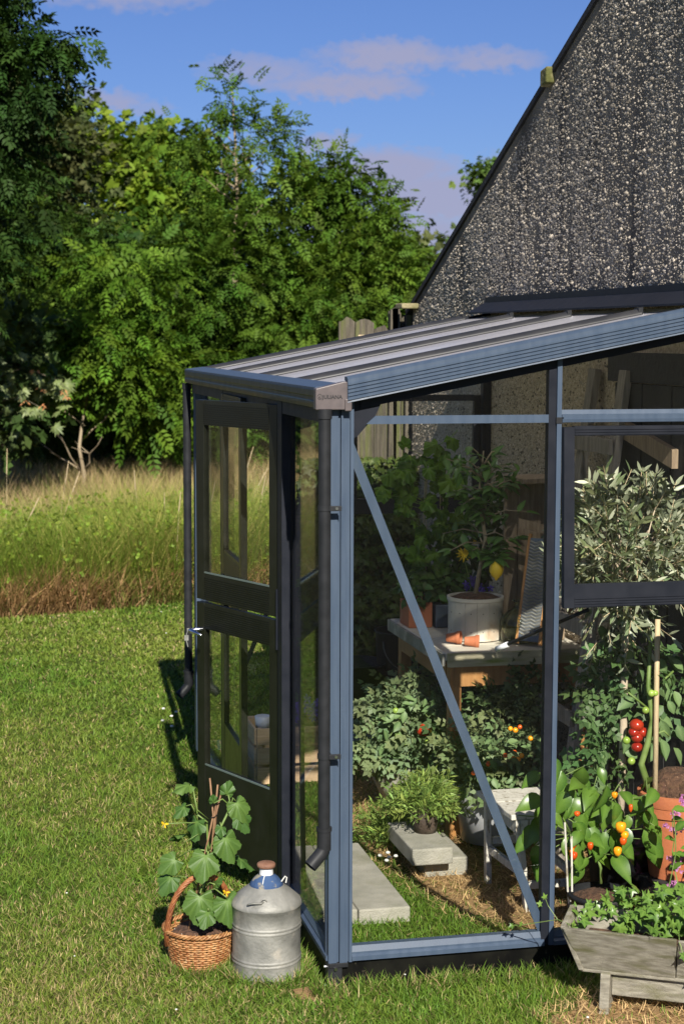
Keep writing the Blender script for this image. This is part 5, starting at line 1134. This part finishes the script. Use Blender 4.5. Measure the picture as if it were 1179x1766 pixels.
MB().obox((.832, .60, .30), (.0, .33, 0), (.016, 0, 0), (0, 0, .049)).part('apron', whitewood, s)
MB().obox((.85, .598, .30), (.2, 0, 0), (0, .016, 0), (0, 0, .049)).part('apron', whitewood, s)

# potting bench
pb = thing('potting_bench', 'old potting bench with pale worn top and orange pine legs against the house wall', 'bench', (1.14, 1.95, 0))
for i in range(5):
    y0 = 1.53 + i * .185; MB().box((.832, y0, .772), (1.455, y0 + .181, .80)).part('top_board', creamw if i < 1 else oldcream if False else creamw, pb, bevel=.002)
MB().box((.836, 1.508, .745), (1.452, 1.528, .803)).part('front_board', mossyb := pm('mossy_pale_board', (.33, .30, .20), (.45, .41, .28), scale=8, rough=.8, c3=(.20, .24, .05), s3=5, t3=(.45, .65), stretch=(1, 1, 6)), pb, bevel=.002)
MB().box((.818, 1.53, .748), (.830, 2.45, .798)).part('side_board', zinc, pb)
for (x, y) in ((.86, 1.56), (.87, 2.40), (1.41, 1.56), (1.41, 2.40)): MB().box((x, y, 0), (x + .05, y + .05, .770)).part('leg', orangewood, pb, bevel=.002)
MB().box((.875, 1.55, .655), (1.44, 1.567, .742)).part('rail', orangewood, pb)
MB().box((.858, 1.62, .665), (.872, 2.38, .740)).part('rail', orangewood, pb)
MB().beam((.95, 1.64, .35), (1.40, 2.38, .72), .04, .02).part('cross_brace', oldwood, pb)
# round cream planter with lemon tree
C0 = (1.06, 1.86)
t = thing('lemon_tree', 'lemon tree with one hanging lemon in a round cream wooden tub on the bench', 'potted tree', (C0[0], C0[1], .803))
for i in range(14):
    a0 = 2 * PI * i / 14; n_ = 4; r0 = .118; b = MB(); o_ = []
    for k in range(n_ + 1):
        a = a0 + (2 * PI / 14 - .012) * k / n_; o_.append((math.cos(a), math.sin(a)))
    vs = [(C0[0] + r0 * c, C0[1] + r0 * s_, z) for z in (.805, .985) for c, s_ in o_] + [(C0[0] + (r0 - .008) * c, C0[1] + (r0 - .008) * s_, z) for z in (.805, .985) for c, s_ in o_]
    m_ = n_ + 1; fs = []
    for k in range(n_): fs += [(k, k + 1, m_ + k + 1, m_ + k), (2 * m_ + k + 1, 2 * m_ + k, 3 * m_ + k, 3 * m_ + k + 1), (m_ + k, m_ + k + 1, 3 * m_ + k + 1, 3 * m_ + k)]
    fs += [(0, m_, 3 * m_, 2 * m_), (n_, 2 * m_ + n_, 3 * m_ + n_, m_ + n_)]
    b.add(vs, fs).part('stave', creamw, t)
    if i % 1 == 0:
        a = a0 + .22; b = MB()
        for z in (.845, .925): b.tube([(C0[0] + .117 * math.cos(a), C0[1] + .117 * math.sin(a), z), (C0[0] + .1195 * math.cos(a), C0[1] + .1195 * math.sin(a), z)], .0022, 6)
        b.part('nails', blackp, t)
b = MB().lathe([(.119, .972), (.124, .974), (.124, .988), (.113, .988), (.113, .975)], (C0[0], C0[1], 0), 40, False); b.part('rim', creamw, t)
MB().lathe([(.108, .805), (.108, .960), (.112, .978), (.075, .994), (.03, 1.0), (.0001, 1.0)], (C0[0], C0[1], 0), 32, fn=lambda a, z: 1 + .02 * math.sin(9 * a)).part('soil', soilm, t)
b = MB()
for i in range(160):
    a = random.uniform(0, 2 * PI); r_ = .1 * math.sqrt(random.random()); b.ball((C0[0] + r_ * math.cos(a), C0[1] + r_ * math.sin(a), .998 - .18 * r_), random.uniform(.002, .006), 5, 3)
b.part('soil_crumbs', soilm, t, kind='stuff')
b = MB(); b.tube([(1.055, 1.85, .99), (1.075, 1.85, 1.10), (1.10, 1.85, 1.24), (1.07, 1.86, 1.42), (1.09, 1.86, 1.62)], [.011, .010, .009, .007, .003], 8)
br_ = []
for i in range(34):
    z = random.uniform(1.14, 1.60); a = random.uniform(0, 2 * PI); s_ = Vector((1.09, 1.85, z)); L__ = random.uniform(.08, .25); e = s_ + Vector((math.cos(a) * L__, math.sin(a) * L__ * .6, random.uniform(-.02, .12))); b.tube([s_, (s_ + e) / 2 + Vector((0, 0, .02)), e], [.004, .003, .0015], 5); br_.append((s_, e))
br_.append((Vector((1.1, 1.85, 1.24)), Vector((1.125, 1.79, 1.155)))); b.tube([br_[-1][0], br_[-1][1]], .003, 5)
b.part('trunk', bark, t, smooth=True)
for s_, e in br_:
    for k in range(6):
        q = s_.lerp(e, random.uniform(.3, 1.05)); put_leaf(CITM, t, q, (random.gauss(0, .8), random.gauss(-.3, .6), random.gauss(-.1, .4)), (random.gauss(0, .3), -.4, 1), random.uniform(.05, .085))
for d_ in ((-1, -.3, .15), (-.8, -.4, -.25), (-.3, -.8, .5), (.9, -.2, .1), (.7, -.5, -.35), (.3, -.6, .7), (1, .1, .4), (-.6, .1, .6)): put_leaf(CITM, t, (1.13, 1.79, 1.16), d_, (0, -.4, 1), random.uniform(.07, .095))
b = MB(); b.lathe([(.0001, -.048), (.005, -.046), (.009, -.038), (.022, -.026), (.030, -.008), (.0305, .006), (.025, .022), (.014, .034), (.007, .040), (.0001, .042)], (1.125, 1.77, 1.113), 20); b.part('lemon', lemonm, t, smooth=True)
# demijohn bottle
t = thing('glass_bottle', 'squat clear glass bottle with a short neck, right of the cream tub on the bench', 'bottle', (1.215, 1.735, .803))
MB().lathe([(.068, .804), (.076, .812), (.077, .895), (.070, .915), (.045, .935), (.022, .948), (.017, .958), (.017, .972), (.027, .976), (.027, .984), (.014, .985), (.013, .958), (.04, .925), (.064, .905), (.071, .89), (.070, .82), (.0001, .815)], (1.215, 1.735, 0), 36).part('body', bottleglass, t, smooth=True)
MB().box((1.20, 1.69, .83), (1.252, 1.694, .885)).part('paper_label', pm('brown_label', (.42, .30, .13), (.5, .38, .2), scale=20, rough=.8), t)
# clay pots lying on the bench
for i, (p, d_, lb) in enumerate((((.925, 1.74, .829), (.8, -.45, .06), 'small terracotta pot tipped on its side at the bench front, left of the other'), ((.985, 1.665, .824), (1, -.25, -.05), 'small terracotta pot lying on its side against the cream tub'))):
    b = MB().lathe([(.017, 0), (.024, .046), (.028, .046), (.0285, .062), (.025, .062), (.023, .04), (.015, .006), (.0001, .006)], (0, 0, 0), 24)
    M = Matrix.Translation(Vector(p) - Vector(d_) * .03) @ Vector(d_).to_track_quat('Z', 'Y').to_matrix().to_4x4(); b.v = [tuple(M @ Vector(x)) for x in b.v]
    b.solo('clay_pot', terra, lb, 'pot', p, smooth=False)
# box and tins of greens at the back of the bench
t = thing('terracotta_box', 'terracotta box of leafy seedlings at the far left of the bench', 'planter', (.90, 2.25, .80)); b = MB().box((.845, 2.17, .801), (.955, 2.33, .915)); b.part('box', terra, t, bevel=.004)
foliage(t, [((.90, 2.22, .98), (.09, .08, .08), 1)], 110, .05, (.06, .12, .03), OVT); 
t = thing('zinc_planter', 'blue grey zinc tin of green herbs at the back of the bench', 'planter', (1.03, 2.22, .80)); MB().box((.965, 2.15, .801), (1.085, 2.27, .905)).part('tin', zincb, t, bevel=.004)
foliage(t, [((1.03, 2.2, 1.0), (.10, .08, .10), 1)], 170, .045, (.065, .135, .03), OVT)
t = thing('viola_pot', 'tin of dark violet flowers behind the cream tub', 'flowers', (1.145, 2.22, .80)); MB().box((1.09, 2.15, .801), (1.20, 2.27, .900)).part('tin', zincb, t, bevel=.004)
foliage(t, [((1.14, 2.2, .93), (.07, .07, .07), 1)], 110, .035, (.04, .09, .025), OVT)
def flower(parent, c, r_, mat, n=5, tilt=-.9, nm='flower'):
    b = MB(); up = Vector((random.gauss(0, .25), tilt, random.gauss(.4, .2))).normalized(); u = up.orthogonal().normalized(); w_ = up.cross(u); c = Vector(c)
    for i in range(n):
        a = 2 * PI * i / n + random.random() * .3; d_ = (u * math.cos(a) + w_ * math.sin(a)); sd = up.cross(d_); b.add([c, c + d_ * r_ * .6 + sd * r_ * 1.4 / n + up * .003, c + d_ * r_ - up * random.uniform(0, r_ * .3), c + d_ * r_ * .6 - sd * r_ * 1.4 / n + up * .003], [(0, 1, 2, 3)])
    return b.part(nm, mat, parent)
for i in range(14): flower(t, (1.135 + random.gauss(0, .028), 2.12 + random.gauss(0, .015), 1.00 + random.gauss(0, .018)), .018, purplep)
t = thing('yellow_daisy', 'yellow daisy like flower nodding in front of the dark leaves on the bench', 'flower', (1.05, 2.03, .80)); MB().tube([(1.09, 2.10, .80), (1.10, 2.06, 1.0), (1.055, 2.03, 1.15)], .0022, 6).part('stem', greenstem, t); potshape((1.09, 2.10), .03, .05, z0=.801, rim=.01).part('pot', blackp, t)
flower(t, (1.05, 2.01, 1.15), .036, yellowp, 11, -.8); flower(t, (1.055, 2.02, 1.158), .026, yellowp, 9, -.8); flower(t, (1.115, 2.05, 1.20), .014, yellowp, 6)
# climbing vine on canes
t = thing('climbing_vine', 'climbing plant with broad yellow green leaves on canes behind the lemon tree', 'plant', (.98, 2.36, .80)); potshape((.98, 2.36), .06, .11, z0=.801).part('pot', terra, t, smooth=True)
for (x, y, x2) in ((.95, 2.34, .965), (.97, 2.34, .97), (1.03, 2.33, 1.035), (1.06, 2.33, 1.04)): MB().tube([(x, y, .85), (x2, y, 1.58)], .003, 6).part('cane', palewood, t)
VNM = [lmesh('leaf', lobed(outline_cuc(10 + i), lambda X, Y, i_, r_, q=i: -.3 * r_ * r_ * (.5 + .5 * math.sin(i_ * .9 + q)) + .03 * math.sin(i_ * 2.3), rings=(.5, 1.0)), F_vine) for i in range(2)]
b = MB()
for i in range(74):
    q = random.random(); x = random.choice((random.gauss(1.0, .09), random.gauss(.90, .10), random.gauss(1.0, .05))); z = random.uniform(1.05, 1.64); 
    if x < .87: z = random.uniform(1.30, 1.52)
    p = Vector((x, 2.34 + random.gauss(-.05, .06), z)); put_leaf(VNM[i % 2], t, p, (random.gauss(0, .8), -.3, random.gauss(-.35, .6)), (random.gauss(0, .6), -.7, .7), random.uniform(.04, .085)); b.tube([(min(1.05, max(.95, x)), 2.34, z - .03), p], .0016, 4)
b.tube([(.97, 2.34, 1.45), (.88, 2.3, 1.50), (.80, 2.28, 1.46), (.72, 2.28, 1.47)], .002, 4); b.tube([(1.03, 2.3, 1.5), (1.0, 2.25, 1.62), (1.06, 2.25, 1.66), (1.09, 2.25, 1.69)], .002, 4)
for p in ((.80, 2.27, 1.50), (.76, 2.27, 1.50), (.73, 2.27, 1.44), (.86, 2.27, 1.52), (1.0, 2.24, 1.63), (1.03, 2.24, 1.60), (1.06, 2.24, 1.66)): put_leaf(VNM[0], t, p, (random.gauss(0, .7), -.3, -.4), (random.gauss(0, .4), -.8, .6), random.uniform(.06, .10))
b.part('stem', greenstem, t)
# more shaded greenery behind
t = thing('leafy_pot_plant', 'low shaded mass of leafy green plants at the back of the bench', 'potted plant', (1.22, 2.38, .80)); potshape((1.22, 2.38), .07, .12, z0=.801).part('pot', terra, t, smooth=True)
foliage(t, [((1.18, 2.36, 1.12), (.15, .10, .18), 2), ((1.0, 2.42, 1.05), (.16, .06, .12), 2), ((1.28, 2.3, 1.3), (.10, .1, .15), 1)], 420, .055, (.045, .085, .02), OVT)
# tall slim wooden crate on end
t = thing('upright_crate', 'tall brown wooden crate standing on end on the bench by the wall', 'crate', (1.33, 1.86, .80))
x0, x1, y0, y1 = 1.225, 1.425, 1.73, 1.99
MB().box((x0, y0, 1.485), (x1, y1, 1.505)).part('top_board', oldwood, t, bevel=.002); MB().box((x1 - .045, y0, .803), (x1, y0 + .018, 1.484)).part('side_board', oldwood, t, bevel=.002)
MB().box((x0, y1 - .018, .803), (x0 + .06, y1, 1.484)).part('side_board', oldwood, t, bevel=.002); MB().box((x0 + .064, y1 - .018, .803), (x1 - .002, y1 - .002, 1.484)).part('back_board', oldwood, t)
MB().box((x1 - .016, y0 + .02, .803), (x1 - .002, y1 - .02, 1.484)).part('side_board', oldwood, t)
MB().obox((x0 - .02, y0 - .012, 1.30), (.20, -.0, -.055), (0, .010, 0), (0, 0, .04)).part('batten', oldwood, t)
# washboard
t = thing('washboard', 'zinc washboard with zigzag ridges in a wooden frame leaning beside the glass bottle', 'washboard', (1.24, 1.60, .80))
WO = Vector((1.175, 1.66, .81)); WU = Vector((.085, -.085, 0)); WV = Vector((.085, .085, .46)); WN = WU.cross(WV).normalized()
if WN.y > 0: WN = -WN
MB().obox(WO, WU * .1, WV, WN * -.016).part('side_rail', orangewood, t); MB().obox(WO + WU * .9, WU * .1, WV, WN * -.016).part('side_rail', orangewood, t)
b = MB(); nr = 28
for i in range(nr):
    v0 = .08 + .86 * i / nr
    for k in range(4):
        u0 = .12 + .76 * k / 4; u1 = u0 + .19; s_ = .018 if k % 2 else -.018; A = WO + WU * u0 + WV * (v0 - s_ / 2); B_ = WO + WU * u1 + WV * (v0 + s_ / 2); h_ = WV * .012
        b.add([A, B_, B_ + h_ + WN * .004, A + h_ + WN * .004, A + h_ * 2, B_ + h_ * 2], [(0, 1, 2, 3), (3, 2, 5, 4)])
b.part('zinc_plate', zinc, t); MB().obox(WO + WU * .1 + WV * .03, WU * .8, WV * .93, WN * -.008).part('back_plate', zincb, t)
# ladder leaning on the wall
t = thing('wooden_ladder', 'old grey wooden ladder leaning on the house wall between bench and olive tree', 'ladder', (1.2, 1.3, 0))
def LP(y, s_): return Vector((1.175 + .265 * s_, y, 2.0 * s_))
for (y, dy) in ((1.10, .02), (1.47, -.015)): MB().beam(LP(y, 0), LP(y + dy, .99), .030, .075, up=(1, 0, 0) if False else (0, 1, 0)).part('rail', ladderwood, t, bevel=.003)
for s_ in (.12, .30, .48, .66, .84): MB().beam(LP(1.10, s_) + Vector((-.03, -.01, 0)), LP(1.47, s_) + Vector((-.03, .02, 0)), .018, .062).part('rung', ladderwood, t, bevel=.002)
# olive tree, standard on a clear stem
OC = Vector((1.19, .47, 0))
t = thing('olive_tree', 'standard olive tree with round silvery crown behind the open window', 'potted tree', OC)
MB().lathe([(.09, 0), (.125, .27), (.135, .275), (.135, .30), (.12, .30), (.115, .27), (.0001, .27)], OC, 32).part('pot', blackp, t, smooth=True)
b = MB(); b.tube([OC + Vector((-.005, 0, .25)), OC + Vector((0, 0, .7)), OC + Vector((.0, 0, 1.1)), OC + Vector((.0, 0, 1.3))], [.0145, .0135, .012, .008], 10)
ends = []
for i in range(34):
    u = Vector((random.gauss(0, 1), random.gauss(0, 1), random.gauss(.1, .75))).normalized(); s_ = OC + Vector((0, 0, random.uniform(1.02, 1.3))); e = OC + Vector((0, 0, 1.35)) + Vector((u.x * .23, u.y * .19, u.z * .21)); b.tube([s_, (s_ + e) / 2 + Vector((0, 0, .01)), e], [.005, .0035, .0015], 5); ends.append((s_, e))
b.part('trunk', trunkw, t, smooth=True)
ol_t = leaf_grid(1, .135, 3, .12, .2, lambda t_: math.sin(PI * t_ ** .85))[:2]
n_ = 330; u = rand_dirs(n_); rad = RNG.uniform(.30, 1.0, (n_, 1)) ** .55; base_ = np.array([OC.x, OC.y, 1.36]) + u * rad * np.array([.235, .19, .20])
out_d = norm(u * .8 + np.array([0, -.15, .35]) + RNG.normal(size=(n_, 3)) * .4)
LL = []; DD = []; NN = []; tw_ = MB()
for i in range(n_):
    s_ = base_[i]; dv = out_d[i]; pr = np.cross(dv, RNG.normal(size=3)); pr /= np.linalg.norm(pr) + 1e-9; Lt = RNG.uniform(.07, .13); tw_.tube([tuple(s_), tuple(s_ + dv * Lt)], .0012, 3, False)
    for k in range(12):
        q = (k // 2 + .3) / 6; sg = 1 if k % 2 else -1; LL.append(s_ + dv * Lt * q); DD.append(dv * .75 + sg * pr * .75 + RNG.normal(size=3) * .18); NN.append(np.cross(dv, pr) + RNG.normal(size=3) * .35)
        if k % 4 == 3: pr = np.cross(dv, pr)
for k in range(26):                                             # drooping shoots below the crown
    a = RNG.uniform(0, 2 * PI); r_ = RNG.uniform(.02, .17); s_ = np.array([OC.x + r_ * math.cos(a), OC.y + r_ * math.sin(a) * .8, RNG.uniform(.98, 1.2)]); dv = norm(np.array([math.cos(a) * .5, -.3, -.7]) + RNG.normal(size=3) * .3); tw_.tube([tuple(s_), tuple(s_ + dv * .08)], .001, 3, False)
    for j in range(7): LL.append(s_ + dv * .08 * j / 6); DD.append(dv + RNG.normal(size=3) * .55); NN.append(RNG.normal(size=3))
LL = np.array(LL); DD = np.array(DD); NN = np.array(NN); k = len(LL); C = cols(k, (.13, .17, .08), .4); q = RNG.uniform(0, 1, k) < .24; C[q] = np.array([.50, .52, .38]) * RNG.uniform(.7, 1.25, (q.sum(), 1))
tag(scatter('leaves', ol_t[0], ol_t[1], frames(DD, NN), LL, RNG.uniform(.036, .062, k), C, F_olive, t), kind='stuff'); tw_.part('twigs', palewood, t, kind='stuff')
# big terracotta pot with stake and tomato
PC = (1.335, .33); P0 = .20
MB().box((1.215, .21, 0), (1.45, .45, .199)).solo('pot_stand', slate, 'dark low stand hidden under the big terracotta pot', 'stand', (1.33, .33, 0), bevel=.004)
t = thing('staked_tomato', 'tomato plant with dark red fruit tied to a stake in the big terracotta pot', 'potted plant', (PC[0], PC[1], P0))
MB().lathe([(.088, P0), (.118, P0 + .225), (.126, P0 + .228), (.127, P0 + .262), (.130, P0 + .264), (.1345, P0 + .29), (.1345, P0 + .305), (.122, P0 + .307), (.12, P0 + .28), (.0001, P0 + .27)], (PC[0], PC[1], 0), 56).part('pot', terra, t, smooth=True, auto=True)
MB().lathe([(.12, P0 + .28), (.112, P0 + .30), (.085, P0 + .345), (.05, P0 + .375), (.0001, P0 + .38)], (PC[0] + .01, PC[1] + .015, 0), 30, False, fn=lambda a, z: 1 + .05 * math.sin(5 * a + 40 * z) + .04 * math.sin(11 * a)).part('soil', soilm, t)
b = MB()
for i in range(420):
    a = random.uniform(0, 2 * PI); r_ = .115 * math.sqrt(random.random()); b.ball((PC[0] + .01 + r_ * math.cos(a), PC[1] + .012 + r_ * math.sin(a), P0 + .385 - .085 * (r_ / .115) ** 1.4 - .004), random.uniform(.003, .009), 5, 3)
b.part('soil_crumbs', soilm, t, kind='stuff')
MB().tube([(1.245, .30, P0 + .28), (1.258, .34, .93), (1.262, .35, 1.12)], .0095, 10).part('stake', palewood, t, smooth=True)
b = MB(); b.tube([(1.245, .345, P0 + .30), (1.215, .36, .60), (1.235, .35, .68), (1.25, .35, .76), (1.235, .36, .88), (1.25, .38, 1.05)], [.013, .012, .011, .010, .008, .006], 9); b.tube([(1.24, .35, .70), (1.29, .34, .72), (1.31, .34, .70)], .004, 6); b.tube([(1.235, .36, .85), (1.33, .36, .93)], .004, 6); b.tube([(1.235, .36, .80), (1.16, .36, .86)], .004, 6); b.part('stem', greenstem, t, smooth=True)
for (x, z, r_) in ((1.205, .735, .026), (1.228, .708, .021), (1.207, .690, .022), (1.208, .655, .021), (1.195, .71, .02)):
    MB().ball((x, .385, z), r_, 18, 12, (1, 1, .88)).part('fruit', redm, t, smooth=True)
for (x, z, r_) in ((1.145, .695, .014), (1.215, .80, .013), (1.235, .86, .013), (1.25, .86, .011), (1.165, .62, .014)): MB().ball((x, .33, z), r_, 14, 9).part('fruit', greenfruit, t, smooth=True)
foliage(t, [((1.22, .50, .95), (.16, .08, .12), 5), ((1.14, .50, .80), (.09, .06, .14), 4), ((1.34, .46, .88), (.09, .08, .13), 4), ((1.12, .5, .62), (.08, .06, .1), 3), ((1.25, .52, .72), (.06, .04, .1), 1)], 170, .10, (.065, .125, .04), tomt_t, shell=.1)
for i in range(64):
    x, z = random.choice(((random.gauss(1.22, .07), random.gauss(.98, .05)), (random.gauss(1.14, .04), random.gauss(.76, .12)), (random.gauss(1.34, .035), random.gauss(.84, .11)), (random.gauss(1.12, .035), random.gauss(.60, .06)), (1.295, random.uniform(.64, .76))))
    put_leaf(TOMT, t, (x, random.uniform(.36, .42) if x > 1.17 else random.uniform(.52, .6), z), (random.gauss(0, .5), -.3, random.gauss(-.8, .3)), (random.gauss(0, .5), -.9, .3), random.uniform(.045, .085))
# pepper plant
pp = thing('pepper_plant', 'pepper plant with glossy leaves and orange peppers in front of the big terracotta pot', 'potted plant', (1.04, .28, 0)); potshape((1.04, .28), .11, .17).part('pot', blackp, pp, smooth=True); MB().lathe([(.1, .15), (.05, .172), (.0001, .175)], (1.04, .28, 0), 24, False).part('soil', soilm, pp)
b = MB(); nodes = []
def grow(p, d_, r_, dep):
    q = p + d_; b.tube([p, p.lerp(q, .5) + Vector((random.gauss(0, .006), 0, 0)), q], [r_, r_ * .9, r_ * .8], 6); nodes.append(q)
    if dep > 0:
        for _ in range(2): grow(q, Vector((d_.x + random.gauss(0, .055), d_.y + random.gauss(0, .03), abs(d_.z) * .85 + random.gauss(0, .01))).normalized() * d_.length * .85, r_ * .75, dep - 1)
grow(Vector((1.04, .28, .2)), Vector((-.02, 0, .11)), .006, 0)
for a in (-.11, -.05, .0, .06): grow(nodes[0], Vector((a, random.gauss(0, .02), .09)), .0045, 2)
nodes2 = [q for q in nodes if q.z > .26]
nl_ = 0
for i in range(92):
    q = random.choice(nodes2) + Vector((random.gauss(0, .035), random.gauss(-.02, .03), random.gauss(0, .035))); q.x = min(max(q.x, .78), 1.19)
    dv = Vector((random.gauss(0, .55) + (q.x - 1.0) * 2.0, random.gauss(-.4, .3), random.gauss(-.75, .4))); put_leaf(PEPM[i % 3], pp, q, dv, (random.gauss(0, .4) + dv.x * .3, -.85, random.gauss(.7, .25)), random.uniform(.055, .108)); nb = min(nodes2, key=lambda t_: (t_ - q).length); b.tube([nb, q], .0016, 4)
for (x, z, s_, dx) in ((.80, .47, .10, -.3), (.765, .405, .085, -1), (.79, .37, .095, -.1), (.80, .33, .09, -.2), (.775, .44, .09, -.5), (1.18, .40, .12, .5), (1.17, .46, .10, .7), (1.2, .36, .11, .3)):
    put_leaf(PEPM[0], pp, (x, .24, z), (dx, -.35, -.8), (-.2, -.85, .5), s_); b.tube([(x, .24, z), (.95, .28, .38)], .0018, 4)
b.part('stem', greenstem, pp, smooth=True)
def pepper(x, z, r_, h_, mat, y=.17): MB().lathe([(.0001, -h_), (r_ * .5, -h_ * .9), (r_ * .95, -h_ * .4), (r_ * 1.05, .1 * h_), (r_ * .85, h_ * .5), (r_ * .3, h_ * .62), (.0001, h_ * .55)], (x, y, z), 16, fn=lambda a, zz: 1 + .07 * math.cos(4 * a)).part('fruit', mat, pp, smooth=True)
for (x, z, r_, h_, mt) in ((1.065, .435, .0175, .024, orangem), (1.08, .405, .013, .018, orangem), (1.055, .350, .0135, .021, orangem), (1.04, .548, .010, .015, orangem), (.905, .49, .010, .012, redpep), (.895, .385, .010, .018, redpep), (.895, .345, .013, .018, redpep), (.885, .365, .011, .014, orangem), (1.075, .385, .012, .018, redpep), (.955, .375, .010, .018, redpep), (1.10, .50, .007, .018, redpep)): pepper(x, z, r_, h_, mt)
for (x0_, z0_, x1_, z1_) in ((.80, .24, .82, .47), (.815, .24, .845, .42)): MB().tube([(x0_ + .05, .10, z0_), (x1_ + .03, .14, z1_)], .0035, 6).part('cane', whitewood, pp)
# crate of pansies by the far glass
t = thing('flower_crate', 'new pine crate of pale violet flowers seen through the door opening', 'crate', (.37, 2.72, 0))
for k in range(3):
    MB().box((.225, 2.585, .008 + k * .094), (.600, 2.597, .086 + k * .094)).part('slat', pine, t, bevel=.001); MB().box((.225, 2.863, .008 + k * .094), (.600, 2.875, .086 + k * .094)).part('slat', pine, t)
    MB().box((.213, 2.60, .008 + k * .094), (.224, 2.862, .086 + k * .094)).part('slat', pine, t); MB().box((.601, 2.60, .008 + k * .094), (.612, 2.862, .086 + k * .094)).part('slat', pine, t)
for (x, y) in ((.226, 2.60), (.575, 2.60), (.226, 2.837), (.575, 2.837)): MB().box((x, y, .004), (x + .024, y + .024, .272)).part('corner_post', pine, t)
foliage(t, [((.43, 2.72, .32), (.14, .09, .06), 1)], 160, .045, (.10, .17, .05), HT, droop=-.6)
for i in range(42): flower(t, (random.uniform(.36, .58), 2.62 + random.random() * .06, random.uniform(.30, .40)), .024, purplep)
MB().lathe([(.035, .26), (.04, .315), (.034, .317), (.0001, .30)], (.27, 2.68, 0), 20).part('white_pot', enamel, t, smooth=True)
# black tubs and odds beyond the far glass
def tub(label, c, r_, h_, mat=blackp, handle=True):
    t = thing('black_tub', label, 'tub', (c[0], c[1], 0)); MB().lathe([(r_ * .8, 0), (r_, h_ - .01), (r_ * 1.05, h_), (r_ * .98, h_), (r_ * .78, .02), (.0001, .02)], (c[0], c[1], 0), 32).part('body', mat, t, smooth=True)
    if handle: MB().tube([(c[0] - r_ * math.cos(a) * 1.02, c[1] - r_ - .01, h_ - .03 - .16 * math.sin(a)) for a in [PI * i / 14 for i in range(15)]], .003, 5).part('handle', zinc, t)
tub('tall black bin outside the far glass, under the bench corner', (1.12, 3.28), .15, .60); tub('wide black tub outside the far glass with a hanging wire handle', (.86, 3.30), .17, .44); tub('low black tub outside the far glass, nearest the lawn', (.70, 3.5), .13, .30, handle=False)
